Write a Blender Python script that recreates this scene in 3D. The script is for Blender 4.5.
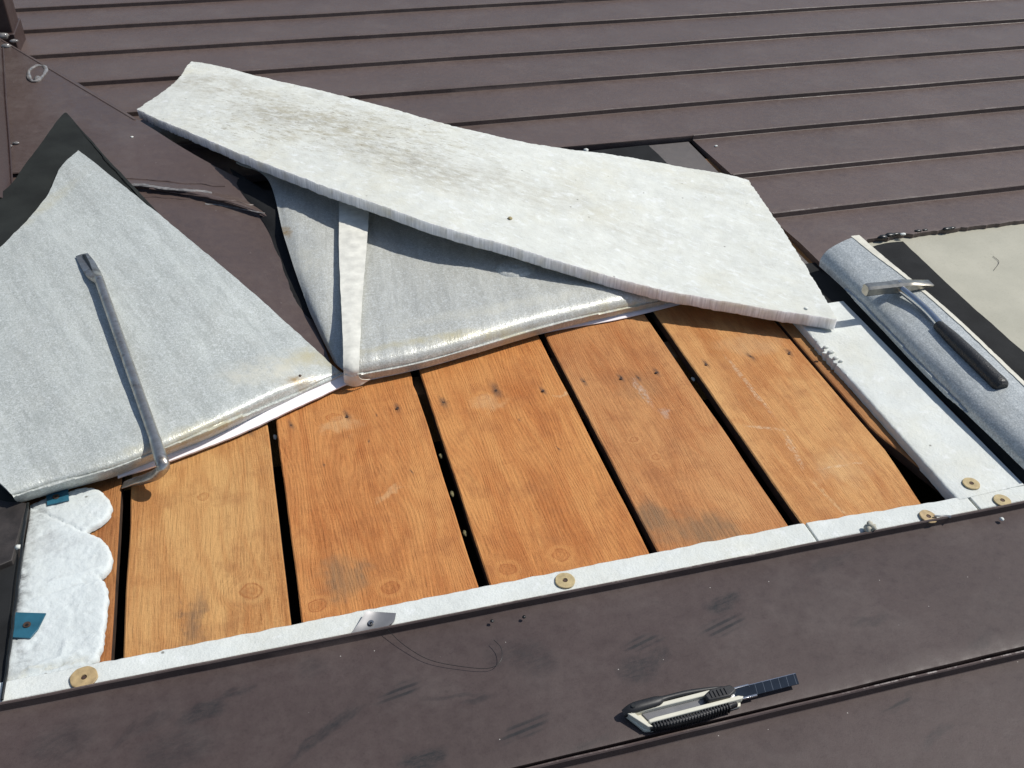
import bpy, bmesh, math, random
from mathutils import Vector, Matrix, noise
random.seed(7)
for o in list(bpy.data.objects): bpy.data.objects.remove(o)
scene = bpy.context.scene
COL = scene.collection
R_ = math.radians
# ---------------------------------------------------------------- camera
CAMH = 0.9
RX = Vector((0.96443442, 0.14051362, -0.22387979))
RY = Vector((-0.26308539, 0.59213615, -0.76168291))
RZ = Vector((0.02554049, 0.79349272, 0.60804357))
FPX = 981.47
cd = bpy.data.cameras.new('camera'); cam = bpy.data.objects.new('camera', cd); COL.objects.link(cam)
cd.sensor_width = 36; cd.lens = FPX / 1024 * 36; cd.clip_start = 0.02; cd.clip_end = 3000
mw = Matrix((RX, RY, RZ)).to_4x4(); mw.translation = Vector((0, 0, CAMH)); cam.matrix_world = mw
scene.camera = cam
# ---------------------------------------------------------------- light
SUN_EL, SUN_AZ = R_(54), R_(0)          # azimuth from +X
w = bpy.data.worlds.new("World"); scene.world = w; w.use_nodes = True
nt = w.node_tree; bg = nt.nodes['Background']; sky = nt.nodes.new('ShaderNodeTexSky')
sky.sky_type = 'NISHITA'; sky.sun_disc = False; sky.sun_elevation = SUN_EL; sky.sun_rotation = R_(90) - SUN_AZ
nt.links.new(sky.outputs[0], bg.inputs[0]); bg.inputs[1].default_value = 0.095
sd = bpy.data.lights.new('sun', 'SUN'); sd.energy = 4.25; sd.angle = R_(0.5); sd.color = (1, 0.965, 0.90)
so = bpy.data.objects.new('sun', sd); COL.objects.link(so); so.location = (3, 0, 4)
sv = Vector((math.cos(SUN_EL) * math.cos(SUN_AZ), math.cos(SUN_EL) * math.sin(SUN_AZ), math.sin(SUN_EL)))
so.rotation_euler = sv.to_track_quat('Z', 'Y').to_euler()
vs = scene.view_settings; vs.view_transform = 'Standard'; vs.look = 'None'; vs.gamma = 1; vs.exposure = 0.0; vs.use_curve_mapping = False

# ---------------------------------------------------------------- helpers
def at(px, py, z=0.0):
    """survey point: where the thing seen at this spot of the photo stands, at height z over the deck"""
    r = Vector((px - 512, -(py - 384), -FPX)); d = Vector((RX.dot(r), RY.dot(r), RZ.dot(r)))
    return Vector((0, 0, CAMH)) + d * ((z - CAMH) / d.z)
def tag(o, label=None, cat=None, group=None, kind=None):
    if label: o['label'] = label
    if cat: o['category'] = cat
    if group: o['group'] = group
    if kind: o['kind'] = kind
    return o
def root(name, loc, label, cat, group=None):
    o = bpy.data.objects.new(name, None); o.empty_display_size = 0.02; COL.objects.link(o); o.location = loc
    return tag(o, label, cat, group)
def wloc(o):
    v = Vector((0, 0, 0))
    while o is not None: v += o.location; o = o.parent
    return v
def link(name, verts, faces, mats, parent=None, fm=None, uvs=None, smooth=True):
    """verts in world space -> one mesh object with its origin at its base"""
    verts = [Vector(v) for v in verts]
    if parent is None:
        n = len(verts); c = sum(verts, Vector()) / n; c.z = min(v.z for v in verts)
    else: c = wloc(parent)
    me = bpy.data.meshes.new(name); me.from_pydata([v - c for v in verts], [], faces)
    for m in (mats if isinstance(mats, (list, tuple)) else [mats]): me.materials.append(m)
    if fm:
        for p, i in zip(me.polygons, fm): p.material_index = i
    if uvs:
        ul = me.uv_layers.new(name='UVMap')
        for l in me.loops: ul.data[l.index].uv = uvs[l.vertex_index]
    bm = bmesh.new(); bm.from_mesh(me); bmesh.ops.recalc_face_normals(bm, faces=bm.faces); bm.to_mesh(me); bm.free()
    if smooth:
        for p in me.polygons: p.use_smooth = True
    o = bpy.data.objects.new(name, me); COL.objects.link(o)
    if parent is None: o.location = c
    else: o.parent = parent
    return o
def sharp(o, ang=35):
    bm = bmesh.new(); bm.from_mesh(o.data)
    for e in bm.edges:
        if len(e.link_faces) == 2 and e.calc_face_angle(0) > R_(ang): e.smooth = False
    bm.to_mesh(o.data); bm.free(); return o
def bevel(o, wd, seg=2, ang=30):
    m = o.modifiers.new('bevel', 'BEVEL'); m.width = wd; m.segments = seg; m.limit_method = 'ANGLE'; m.angle_limit = R_(ang)
    m.harden_normals = False
    return o
def cr(pts, n):
    """Catmull-Rom resampling to n points"""
    k = len(pts) - 1; out = []
    for i in range(n):
        t = i / (n - 1) * k; j = min(int(t), k - 1); f = t - j
        p1, p2 = pts[j], pts[j + 1]
        p0 = pts[j - 1] if j > 0 else p1 * 2 - p2
        p3 = pts[j + 2] if j + 2 <= k else p2 * 2 - p1
        out.append(0.5 * ((2 * p1) + (p2 - p0) * f + (2 * p0 - 5 * p1 + 4 * p2 - p3) * f * f + (3 * p1 - p0 - 3 * p2 + p3) * f * f * f))
    return out
def nz(v, s=1.0, o=0.0): return noise.noise(Vector((v[0] * s + o, v[1] * s - o, v[2] * s + 2 * o)))
def fbm(v, s, o=0.0): return nz(v, s, o) + 0.5 * nz(v, s * 2.1, o + 3) + 0.25 * nz(v, s * 4.3, o + 7)
def patch(name, rows, nu, nv, thick, mats, parent=None, amp=0.0, asc=20, jit=0.0, jsc=90, seed=0.0, edge_mat=0, world=False):
    """curved sheet through control rows of (px, py, z); real thickness below it"""
    rw = [[Vector(p) if world else at(*p) for p in r] for r in rows]
    a = [cr(r, nu) for r in rw]
    cols = [cr([a[j][i] for j in range(len(a))], nv) for i in range(nu)]
    g = [[cols[i][j].copy() for i in range(nu)] for j in range(nv)]
    if jit:
        for j in range(nv):
            for i in range(nu):
                b = min(i, nu - 1 - i, j, nv - 1 - j)
                if b < 2:
                    f = jit * (1 - b / 2); p = g[j][i].copy()
                    g[j][i] += Vector((fbm(p, jsc, seed), fbm(p, jsc, seed + 11), 0)) * f
    N = []
    for j in range(nv):
        r = []
        for i in range(nu):
            du = g[j][min(i + 1, nu - 1)] - g[j][max(i - 1, 0)]; dv = g[min(j + 1, nv - 1)][i] - g[max(j - 1, 0)][i]
            n = du.cross(dv)
            if n.length < 1e-12: n = Vector((0, 0, 1))
            n.normalize()
            if n.z < 0: n = -n
            r.append(n)
        N.append(r)
    top = []; bot = []
    for j in range(nv):
        for i in range(nu):
            p = g[j][i] + N[j][i] * (amp * fbm(g[j][i], asc, seed) if amp else 0)
            top.append(p); bot.append(p - N[j][i] * thick)
    V = top + bot; n = nu * nv; F = []; FM = []
    ix = lambda i, j: j * nu + i
    for j in range(nv - 1):
        for i in range(nu - 1):
            F.append((ix(i, j), ix(i + 1, j), ix(i + 1, j + 1), ix(i, j + 1))); FM.append(0)
            F.append((n + ix(i, j), n + ix(i, j + 1), n + ix(i + 1, j + 1), n + ix(i + 1, j))); FM.append(edge_mat)
    for i in range(nu - 1):
        for j in (0, nv - 1):
            a_, b_ = ix(i, j), ix(i + 1, j); F.append((a_, b_, n + b_, n + a_)); FM.append(edge_mat)
    for j in range(nv - 1):
        for i in (0, nu - 1):
            a_, b_ = ix(i, j), ix(i, j + 1); F.append((a_, b_, n + b_, n + a_)); FM.append(edge_mat)
    uv = [(i / (nu - 1), j / (nv - 1)) for j in range(nv) for i in range(nu)] * 2
    o = link(name, V, F, mats, parent, FM, uv)
    return sharp(o, 50)
def slab(name, poly, ztop, thick, mats, parent=None, bev=0.002, seg=2, world=False, grid=0, amp=0.0, asc=40, smooth=True):
    """extruded outline, rounded rim; poly of photo points (or world xy)"""
    P = [(Vector((p[0], p[1], ztop)) if world else at(p[0], p[1], ztop)) for p in poly]
    n = len(P); V = P + [p - Vector((0, 0, thick)) for p in P]
    F = [tuple(range(n)), tuple(range(2 * n - 1, n - 1, -1))] + [(i, n + i, n + (i + 1) % n, (i + 1) % n) for i in range(n)]
    o = link(name, V, F, mats, parent, smooth=smooth)
    if bev: bevel(o, bev, seg)
    if smooth: sharp(o, 40)
    return o
def curve_poly(pts, n):
    v = cr([Vector((p[0], p[1], 0)) for p in pts], n); return [(p.x, p.y) for p in v]
def sweep(name, pts, secs, mats, parent=None, sides=12, up=Vector((0, 0, 1)), cap=True, pw=1.0, roll=0.0):
    """tube along world points; secs = (half width, half height) each"""
    V = []; F = []
    n = len(pts)
    for i, p in enumerate(pts):
        d = (pts[min(i + 1, n - 1)] - pts[max(i - 1, 0)]).normalized()
        s = d.cross(up).normalized(); u = s.cross(d).normalized()
        a, b = secs[i]
        for k in range(sides):
            t = 2 * math.pi * (k + 0.5) / sides + roll; c, s_ = math.cos(t), math.sin(t)
            c = math.copysign(abs(c) ** pw, c); s_ = math.copysign(abs(s_) ** pw, s_)
            V.append(p + s * (a * c) + u * (b * s_))
    for i in range(n - 1):
        for k in range(sides):
            k2 = (k + 1) % sides
            F.append((i * sides + k, i * sides + k2, (i + 1) * sides + k2, (i + 1) * sides + k))
    if cap: F.append(tuple(range(sides))); F.append(tuple(range((n - 1) * sides, n * sides)))
    o = link(name, V, F, mats, parent)
    return sharp(o, 40)
def interp(vals, n):
    k = len(vals) - 1; out = []
    for i in range(n):
        t = i / (n - 1) * k; j = min(int(t), k - 1); f = t - j
        out.append(tuple(a + (b - a) * f for a, b in zip(vals[j], vals[j + 1])))
    return out
def box(name, c, dx, dy, dz, size, mats, parent=None, bev=0.0005):
    """box centred at c, axes dx dy dz (unit), full sizes"""
    hx, hy, hz = size[0] / 2, size[1] / 2, size[2] / 2; V = []
    for sx in (-1, 1):
        for sy in (-1, 1):
            for sz in (-1, 1): V.append(c + dx * (sx * hx) + dy * (sy * hy) + dz * (sz * hz))
    F = [(0, 1, 3, 2), (4, 6, 7, 5), (0, 4, 5, 1), (2, 3, 7, 6), (0, 2, 6, 4), (1, 5, 7, 3)]
    o = link(name, V, F, mats, parent, smooth=False)
    if bev: bevel(o, bev, 2)
    return o

from mathutils.bvhtree import BVHTree
def surface(o):
    w0 = wloc(o); return BVHTree.FromPolygons([v.co + w0 for v in o.data.vertices], [tuple(p.vertices) for p in o.data.polygons])
def on(bvh, px, py, lift=0.0):
    """point of a built surface seen at this spot of the photo, lifted along the surface normal"""
    d = (at(px, py, 0) - Vector((0, 0, CAMH))).normalized()
    h, n, _, _ = bvh.ray_cast(Vector((0, 0, CAMH)), d)
    if h is None: return None
    if n.z < 0: n = -n
    return h + n * lift
def under(bvh, p):
    h = bvh.ray_cast(Vector((p.x, p.y, 1.0)), Vector((0, 0, -1)))[0]
    return h.z if h is not None else None
# ---------------------------------------------------------------- node materials
class T:
    def __init__(s, name, rough=0.5, metal=0.0, spec=0.5):
        s.m = bpy.data.materials.new(name); s.m.use_nodes = True; s.nt = s.m.node_tree
        s.b = s.nt.nodes['Principled BSDF']; s.set('Roughness', rough); s.set('Metallic', metal); s.set('Specular IOR Level', spec)
        s.pos = s.nt.nodes.new('ShaderNodeNewGeometry').outputs['Position']
    def plug(s, sock, v):
        if isinstance(v, bpy.types.NodeSocket): s.nt.links.new(v, sock)
        elif v is not None:
            if hasattr(sock.default_value, '__len__') and isinstance(v, (tuple, list)) and len(v) == 3 and len(sock.default_value) == 4: v = (*v, 1)
            sock.default_value = v
    def set(s, k, v): s.plug(s.b.inputs[k], v)
    def map(s, vec, scale=(1, 1, 1), rot=(0, 0, 0), loc=(0, 0, 0), typ='POINT'):
        if typ == 'POINT' and any(rot):      # turn first, stretch afterwards
            k = s.nt.nodes.new('ShaderNodeMapping'); s.plug(k.inputs[0], vec); k.inputs['Rotation'].default_value = rot; vec = k.outputs[0]; rot = (0, 0, 0)
        n = s.nt.nodes.new('ShaderNodeMapping'); n.vector_type = typ; s.plug(n.inputs[0], vec)
        n.inputs['Location'].default_value = loc; n.inputs['Rotation'].default_value = rot; n.inputs['Scale'].default_value = scale
        return n.outputs[0]
    def noise(s, vec, scale, detail=3, rough=0.55, dist=0.0, col=False):
        n = s.nt.nodes.new('ShaderNodeTexNoise'); s.plug(n.inputs['Vector'], vec)
        n.inputs['Scale'].default_value = scale; n.inputs['Detail'].default_value = detail; n.inputs['Roughness'].default_value = rough; n.inputs['Distortion'].default_value = dist
        return n.outputs['Color' if col else 'Fac']
    def vor(s, vec, scale, feat='F1', out='Distance'):
        n = s.nt.nodes.new('ShaderNodeTexVoronoi'); n.feature = feat; s.plug(n.inputs['Vector'], vec); n.inputs['Scale'].default_value = scale
        return n.outputs[out]
    def mr(s, v, a, b, c=0.0, d=1.0, smooth=False):
        n = s.nt.nodes.new('ShaderNodeMapRange'); n.interpolation_type = 'SMOOTHSTEP' if smooth else 'LINEAR'
        s.plug(n.inputs[0], v)
        for i, x in zip((1, 2, 3, 4), (a, b, c, d)): n.inputs[i].default_value = x
        return n.outputs[0]
    def math(s, op, a, b=None, c=None):
        n = s.nt.nodes.new('ShaderNodeMath'); n.operation = op; s.plug(n.inputs[0], a)
        if b is not None: s.plug(n.inputs[1], b)
        if c is not None: s.plug(n.inputs[2], c)
        return n.outputs[0]
    def vm(s, op, a, b=None):
        n = s.nt.nodes.new('ShaderNodeVectorMath'); n.operation = op; s.plug(n.inputs[0], a)
        if b is not None: s.plug(n.inputs[1], b)
        return n.outputs['Value' if op == 'LENGTH' else 'Vector']
    def mix(s, f, a, b, bl='MIX'):
        n = s.nt.nodes.new('ShaderNodeMix'); n.data_type = 'RGBA'; n.blend_type = bl
        s.plug(n.inputs[0], f); s.plug(n.inputs[6], a); s.plug(n.inputs[7], b); return n.outputs[2]
    def mixf(s, f, a, b):
        n = s.nt.nodes.new('ShaderNodeMix'); s.plug(n.inputs[0], f); s.plug(n.inputs[2], a); s.plug(n.inputs[3], b); return n.outputs[0]
    def bump(s, h, strength=0.3, dist=0.001, prev=None):
        n = s.nt.nodes.new('ShaderNodeBump'); s.plug(n.inputs['Height'], h); n.inputs['Strength'].default_value = strength; n.inputs['Distance'].default_value = dist
        if prev is not None: s.plug(n.inputs['Normal'], prev)
        s.plug(s.b.inputs['Normal'], n.outputs[0]); return n.outputs[0]
    def jvec(s, amt, scale):
        """position shaken by noise, for ragged stain outlines"""
        c = s.noise(s.pos, scale, 3, 0.6, col=True)
        d = s.vm('SUBTRACT', c, (0.5, 0.5, 0.5)); d2 = s.vm('MULTIPLY', d, (amt, amt, 0))
        return s.vm('ADD', s.pos, d2)
    def dist(s, vec, c, rx, ry, ang=0.0):
        flat = s.vm('MULTIPLY', vec, (1, 1, 0))
        return s.vm('LENGTH', s.map(flat, (rx, ry, 1), (0, 0, ang), (c.x, c.y, 0), 'TEXTURE'))
    def spot(s, vec, c, rx, ry, ang=0.0, a=0.6, b=1.0):
        return s.mr(s.dist(vec, c, rx, ry, ang), a, b, 1, 0, True)

def plain(name, col, rough=0.6, metal=0.0, spec=0.5, var=0.15, scale=60, bump=0.0, bsc=300):
    t = T(name, rough, metal, spec)
    f = t.mr(t.noise(t.pos, scale, 4), 0.3, 0.7)
    t.set('Base Color', t.mix(f, tuple(c * (1 - var) for c in col), tuple(min(1, c * (1 + var)) for c in col)))
    if bump: t.bump(t.noise(t.pos, bsc, 3), bump, 0.001)
    return t.m

def paint_mat(name, col, worn=False, marks=(), rough=0.42, dust=1.0, spec=.45):
    t = T(name, rough, 0.0, spec); p = t.pos
    big = t.noise(p, 3.5, 4, 0.6); fine = t.noise(p, 70, 4, 0.65)
    c = t.mix(t.mr(big, 0.3, 0.7), tuple(x * 0.88 for x in col), tuple(x * 1.12 for x in col))
    c = t.mix(t.mr(t.noise(p, 330, 4, .8), 0.5, 0.7, 0, .45), c, tuple(x * .5 for x in col))
    c = t.mix(t.mr(fine, 0.35, 0.75, 0, 0.2), c, tuple(min(1, x * 1.45 + 0.01) for x in col))
    # rubbed streaks
    st = t.noise(t.map(p, (14, 60, 10), (0, 0, 0.5)), 1.0, 4, 0.6)
    c = t.mix(t.mr(st, 0.58, 0.72, 0, 0.22), c, tuple(x * 0.6 for x in col))
    # pale dust film
    df = t.noise(p, 9, 5, 0.7)
    c = t.mix(t.mr(df, 0.5, 0.75, 0, 0.10 * dust), c, (0.26, 0.235, 0.215))
    hb = None
    jv = t.jvec(0.03, 22)
    for (px, py, rx, ry, ang, st_, kind) in marks:
        cc = at(px, py, 0.016)
        msk = t.spot(jv, cc, rx, ry, ang, 0.35, 1.05)
        if kind == 'print':
            wv = t.math('SINE', t.math('MULTIPLY', t.vm('LENGTH', t.map(t.pos, (1, 0.001, 0.001), (0, 0, ang + 1.1))), 820.0))
            msk = t.math('MULTIPLY', msk, t.mr(wv, -0.4, 0.6, 0.25, 1))
        elif kind == 'swirl':
            wv = t.math('SINE', t.math('MULTIPLY', t.dist(jv, cc, rx, ry, ang), 26.0))
            msk = t.math('MULTIPLY', msk, t.mr(wv, 0.0, 0.9, 0.0, 1))
        gr = t.mr(t.noise(t.map(p, (70, 200, 60), (0, 0, -ang)), 1, 6, 0.85), 0.40, 0.60, 0.25 if kind != 'print' else .7, 1)
        msk = t.math('MULTIPLY', t.math('MULTIPLY', msk, gr), min(1, st_ * (1.0 if kind != 'print' else 2.0)))
        c = t.mix(msk, c, (0.020, 0.020, 0.021))
    # tiny pale specks
    v = t.vor(p, 55); cellr = t.vor(p, 55, out='Color')
    sep = t.nt.nodes.new('ShaderNodeSeparateColor'); t.plug(sep.inputs[0], cellr)
    sp = t.math('MULTIPLY', t.mr(v, 0.022, 0.042, 1, 0), t.math('GREATER_THAN', sep.outputs[0], 0.62))
    c = t.mix(sp, c, (0.4, 0.38, 0.35))
    if worn:
        wn = t.noise(t.map(p, (1, 0.3, 0.3)), 38, 5, 0.75)
        c = t.mix(t.math('MULTIPLY', t.mr(wn, 0.50, 0.60), t.mr(t.noise(p, 3.1, 3, .6), 0.46, 0.60, 0.10, 1)), c, (0.42, 0.38, 0.35))
    t.set('Base Color', c)
    t.set('Roughness', t.mr(fine, 0.3, 0.7, rough - 0.06, rough + 0.14))
    b1 = t.bump(t.noise(p, 900, 2, 0.5), 0.12, 0.0006)
    b1 = t.bump(t.noise(p, 60, 4, 0.6), 0.10, 0.003, b1)
    t.bump(t.noise(p, 9, 3, 0.5), 0.22, 0.012, b1)
    return t.m

PAINT = (0.087, 0.062, 0.054)
smudges = [(200, 712, .030, .015, .25, .9, 's'), (232, 690, .030, .006, .3, .7, 's'), (150, 722, .03, .010, .5, .35, 's'), (322, 733, .060, .008, .62, .8, 's'), (345, 718, .04, .006, .5, .6, 's'), (425, 760, .034, .014, .1, 1, 's'),
           (535, 655, .030, .036, .2, .5, 's'), (500, 650, .03, .028, .2, .35, 's'), (725, 600, .030, .014, .2, 1, 's'), (722, 622, .034, .016, .2, 1, 'print'), (645, 640, .03, .012, .2, .6, 'print'), (520, 730, .04, .012, .3, .5, 'print'), (400, 690, .03, .014, .3, .5, 'print'), (642, 668, .030, .024, .1, .75, 's'), (662, 655, .02, .014, .8, .6, 's'),
           (175, 750, .05, .03, .1, .45, 's'), (60, 740, .04, .03, .4, .4, 's'), (120, 735, .03, .006, .8, .4, 's'), (310, 665, .02, .02, .3, .35, 's'), (480, 700, .03, .005, .0, .6, 's'), (455, 695, .05, .004, -.2, .5, 's'),
           (870, 620, .03, .012, .2, .45, 's'), (830, 560, .05, .01, .25, .35, 's'), (940, 735, .03, .008, .3, .5, 's'), (900, 700, .03, .006, .3, .4, 'print'), (980, 640, .03, .010, .5, .35, 's'), (585, 745, .04, .008, .2, .4, 's')]
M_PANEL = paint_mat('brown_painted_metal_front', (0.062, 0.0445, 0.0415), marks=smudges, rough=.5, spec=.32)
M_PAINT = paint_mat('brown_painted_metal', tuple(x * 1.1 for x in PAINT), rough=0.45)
M_WORN = paint_mat('brown_painted_metal_worn_edge', PAINT, worn=True)
M_APRON = paint_mat('brown_painted_flashing', tuple(x * .95 for x in PAINT), rough=0.34, dust=1.3)
M_STRIPM = paint_mat('brown_dusty_metal', (0.10, 0.088, 0.082), rough=0.6, dust=1.8)
M_FELT = plain('black_bitumen_felt', (0.013, 0.0135, 0.014), 0.85, 0, 0.22, var=0.3, scale=25, bump=0.35, bsc=500)
M_FELTG = plain('dusty_black_felt', (0.014, 0.016, 0.0145), 0.8, 0, 0.25, var=0.35, scale=14, bump=0.25, bsc=400)
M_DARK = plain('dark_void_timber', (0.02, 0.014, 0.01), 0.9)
M_SEAL = plain('clear_sealant', (0.20, 0.19, 0.18), 0.12, spec=0.9, var=0.4, scale=120)
M_BLKSEAL = plain('black_mastic', (0.012, 0.013, 0.012), 0.35, var=0.4, scale=120)

def eps_mat(name, base=(0.59, 0.615, 0.59), grime=(), fleck=0.0, yellow=0.12):
    t = T(name, 0.75, 0, 0.3); p = t.pos
    n1 = t.noise(p, 18, 5, 0.65); n2 = t.noise(p, 130, 4, 0.7)
    c = t.mix(t.mr(n1, 0.32, 0.68), tuple(x * 0.94 for x in base), tuple(min(1, x * 1.07) for x in base))
    c = t.mix(t.mr(t.noise(p, 6.5, 5, 0.7), 0.48, 0.72, 0, yellow * 3), c, (0.56, 0.53, 0.40))
    c = t.mix(t.mr(n2, 0.56, 0.72, 0, 0.3), c, (0.42, 0.42, 0.39))
    c = t.mix(t.mr(t.noise(p, 45, 3, 0.6), 0.60, 0.72, 0, 0.5), c, (0.74, 0.76, 0.76))
    jv = t.jvec(0.12, 12)
    for (px, py, z, rx, ry, ang, s_, col) in grime:
        m = t.spot(jv, at(px, py, z), rx * 1.15, ry * 1.5, ang, 0.1, 1.15)
        gr = t.mr(t.noise(t.map(p, (26, 62, 20), (0, 0, -ang)), 1.0, 8, 0.82), 0.43, 0.60, 0.08, 1)
        c = t.mix(t.math('MULTIPLY', t.math('MULTIPLY', m, gr), s_), c, col)
    if fleck:
        fl = t.noise(t.map(p, (55, 210, 60), (0, 0, .74)), 1, 5, .75); am = t.mr(t.dist(t.jvec(.2, 6), at(330, 130, .08), .40, .16, -.76), .1, 1.3, 1, .12, True)
        c = t.mix(t.math('MULTIPLY', t.mr(fl, .56, .62, 0, .95), am), c, (0.22, 0.195, 0.14))
        fl2 = t.noise(t.map(p, (22, 60, 20), (0, 0, .74)), 1, 6, .75)
        c = t.mix(t.math('MULTIPLY', t.mr(fl2, .50, .62, 0, .7), am), c, (0.34, 0.31, 0.22))
        c = t.mix(t.mr(t.noise(t.map(p, (40, 110, 30), (0, 0, .9)), 1, 4, .7), .56, .66, 0, .5), c, (0.70, 0.73, 0.72))
    t.set('Subsurface Weight', 0.3); t.set('Subsurface Radius', (1.0, 1.0, 1.0)); t.set('Subsurface Scale', 0.006)
    # dark pits
    v = t.vor(p, 42); sep = t.nt.nodes.new('ShaderNodeSeparateColor'); t.plug(sep.inputs[0], t.vor(p, 42, out='Color'))
    pit = t.math('MULTIPLY', t.mr(v, 0.05, 0.10, 1, 0), t.math('GREATER_THAN', sep.outputs[0], 0.87))
    c = t.mix(t.math('MULTIPLY', pit, 0.75), c, (0.12, 0.11, 0.09))
    t.set('Base Color', c)
    b = t.bump(t.vor(p, 330), 0.22, 0.001)
    b = t.bump(t.noise(p, 40, 5, 0.7), 0.30 if fleck else .4, 0.004, b)
    t.bump(t.noise(t.map(p, (60, 240, 60), (0, 0, -0.75)), 1, 3, 0.6), 0.18, 0.0015, b)
    return t.m
M_EPS = eps_mat('white_foam')
M_EPSCUT = None
def epscut():
    t = T('white_foam_cut_edge', 0.8, 0, 0.2)
    xy = t.map(t.pos, (1, -1, 0), (0, 0, 0))
    n = t.noise(t.map(t.pos, (330, 330, 20)), 1, 3, 0.6); l = t.noise(t.pos, 30, 3)
    c = t.mix(t.mr(n, 0.35, 0.65), (0.66, 0.655, 0.65), (0.90, 0.89, 0.88))
    c = t.mix(t.mr(l, 0.45, 0.7, 0, 0.5), c, (0.62, 0.57, 0.44))
    t.set('Subsurface Weight', 0.7); t.set('Subsurface Radius', (1.0, 1.0, 1.0)); t.set('Subsurface Scale', 0.02)
    t.set('Base Color', c); t.bump(n, 0.7, 0.0015); return t.m
M_EPSCUT = epscut()
GR = (0.27, 0.235, 0.16); GD = (0.17, 0.15, 0.11)
M_BOARD = eps_mat('weathered_white_foam_board', (0.59, 0.605, 0.56), fleck=1.0, grime=[
    (225, 88, .07, .14, .05, -.76, .7, GR), (320, 125, .08, .26, .08, -.78, .6, GR), (285, 118, .08, .16, .04, -.7, .5, GD), (400, 165, .08, .16, .05, -.8, .55, GD), (450, 180, .08, .20, .06, -.7, .5, GR), (180, 85, .06, .06, .05, .2, .5, GR),
    (560, 195, .07, .16, .05, -.7, .25, GR), (640, 235, .06, .12, .04, -.7, .22, GR), (720, 190, .05, .08, .02, -.7, .3, GR), (180, 75, .05, .04, .05, 1.0, .7, (0.62, 0.58, 0.42))], yellow=0.14)

def along(p, q):
    d = at(*p, .05) - at(*q, .05); return math.pi / 2 - math.atan2(d.y, d.x)
def silver_mat(name, ang, stains=(), tint=(0.42, 0.445, 0.415), metal=0.15):
    t = T(name, 0.42, metal, 0.4); p = t.pos
    st = t.noise(t.map(p, (30, 2.2, 6), (0, 0, ang)), 1, 4, 0.6); sp = t.noise(p, 400, 3, 0.85); md = t.noise(p, 16, 4, 0.6)
    c = t.mix(t.mr(st, 0.33, 0.67), tuple(x * 0.87 for x in tint), tuple(x * 1.14 for x in tint))
    c = t.mix(t.mr(sp, 0.46, 0.68, 0, 0.62), c, (0.74, 0.76, 0.75))
    c = t.mix(t.mr(sp, 0.45, 0.33, 0, 0.45), c, tuple(x * 0.55 for x in tint))
    c = t.mix(t.mr(md, 0.5, 0.75, 0, 0.3), c, (0.42, 0.42, 0.38))
    c = t.mix(t.mr(t.noise(p, 170, 3, .8), .52, .66, 0, .5), c, (0.66, 0.69, 0.68))
    c = t.mix(t.mr(t.noise(t.map(p, (90, 20, 30), (0, 0, ang)), 1, 4, .7), .5, .66, 0, .35), c, tuple(x * .7 for x in tint))
    jv = t.jvec(0.03, 24)
    for (px, py, z, rx, ry, a, s_, col) in stains:
        m = t.spot(jv, at(px, py, z), rx, ry, a, 0.1, 1.1)
        gr = t.mr(t.noise(p, 40, 5, 0.7), 0.35, 0.62, 0.2, 1)
        c = t.mix(t.math('MULTIPLY', t.math('MULTIPLY', m, gr), s_), c, col)
    t.set('Base Color', c); t.set('Roughness', t.mr(sp, 0.3, 0.7, 0.46, 0.27))
    b = t.bump(t.noise(p, 480, 2, 0.7), 0.4, 0.0008)
    b = t.bump(st, 0.5, 0.004, b)
    t.bump(t.noise(p, 60, 4, 0.7), 0.35, 0.002, b)
    return t.m
YL = (0.46, 0.42, 0.27); BR = (0.30, 0.20, 0.08); CR = (0.62, 0.60, 0.50)
M_SILL = silver_mat('silver_foam_laminate_left', along((90, 180), (230, 340)), [(270, 365, .045, .10, .05, .3, .95, CR), (310, 350, .04, .06, .03, .5, .8, YL), (230, 420, .04, .10, .016, .35, .85, YL), (300, 375, .04, .035, .012, .3, .9, BR), (330, 360, .03, .05, .02, -.6, .7, YL), (50, 205, .07, .02, .12, -.5, .5, YL), (160, 450, .03, .1, .012, .4, .5, YL)])
M_SILM = silver_mat('silver_foam_laminate_middle', 0.1, [(470, 340, .03, .26, .012, .08, .85, YL), (620, 305, .03, .1, .012, .1, .8, YL), (285, 225, .05, .012, .03, .2, .9, BR), (318, 330, .04, .02, .05, .2, .8, YL), (500, 310, .04, .25, .02, .1, .5, CR), (305, 260, .04, .05, .09, .2, .5, CR)], tint=(0.42, 0.425, 0.385))
M_SILR = silver_mat('silver_foam_laminate_roll', 0.0, [], tint=(0.36, 0.39, 0.395))
M_CREAM = plain('cream_foam_film', (0.62, 0.60, 0.51), 0.55, var=0.12, scale=50, bump=0.2, bsc=200)
M_TAPE = plain('whitish_tape', (0.66, 0.65, 0.58), .45, var=.15, scale=60, bump=.35, bsc=160)
M_PINK = plain('thin_white_foam', (0.80, 0.76, 0.78), 0.7, var=0.08, scale=40, bump=0.2, bsc=260)

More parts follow.
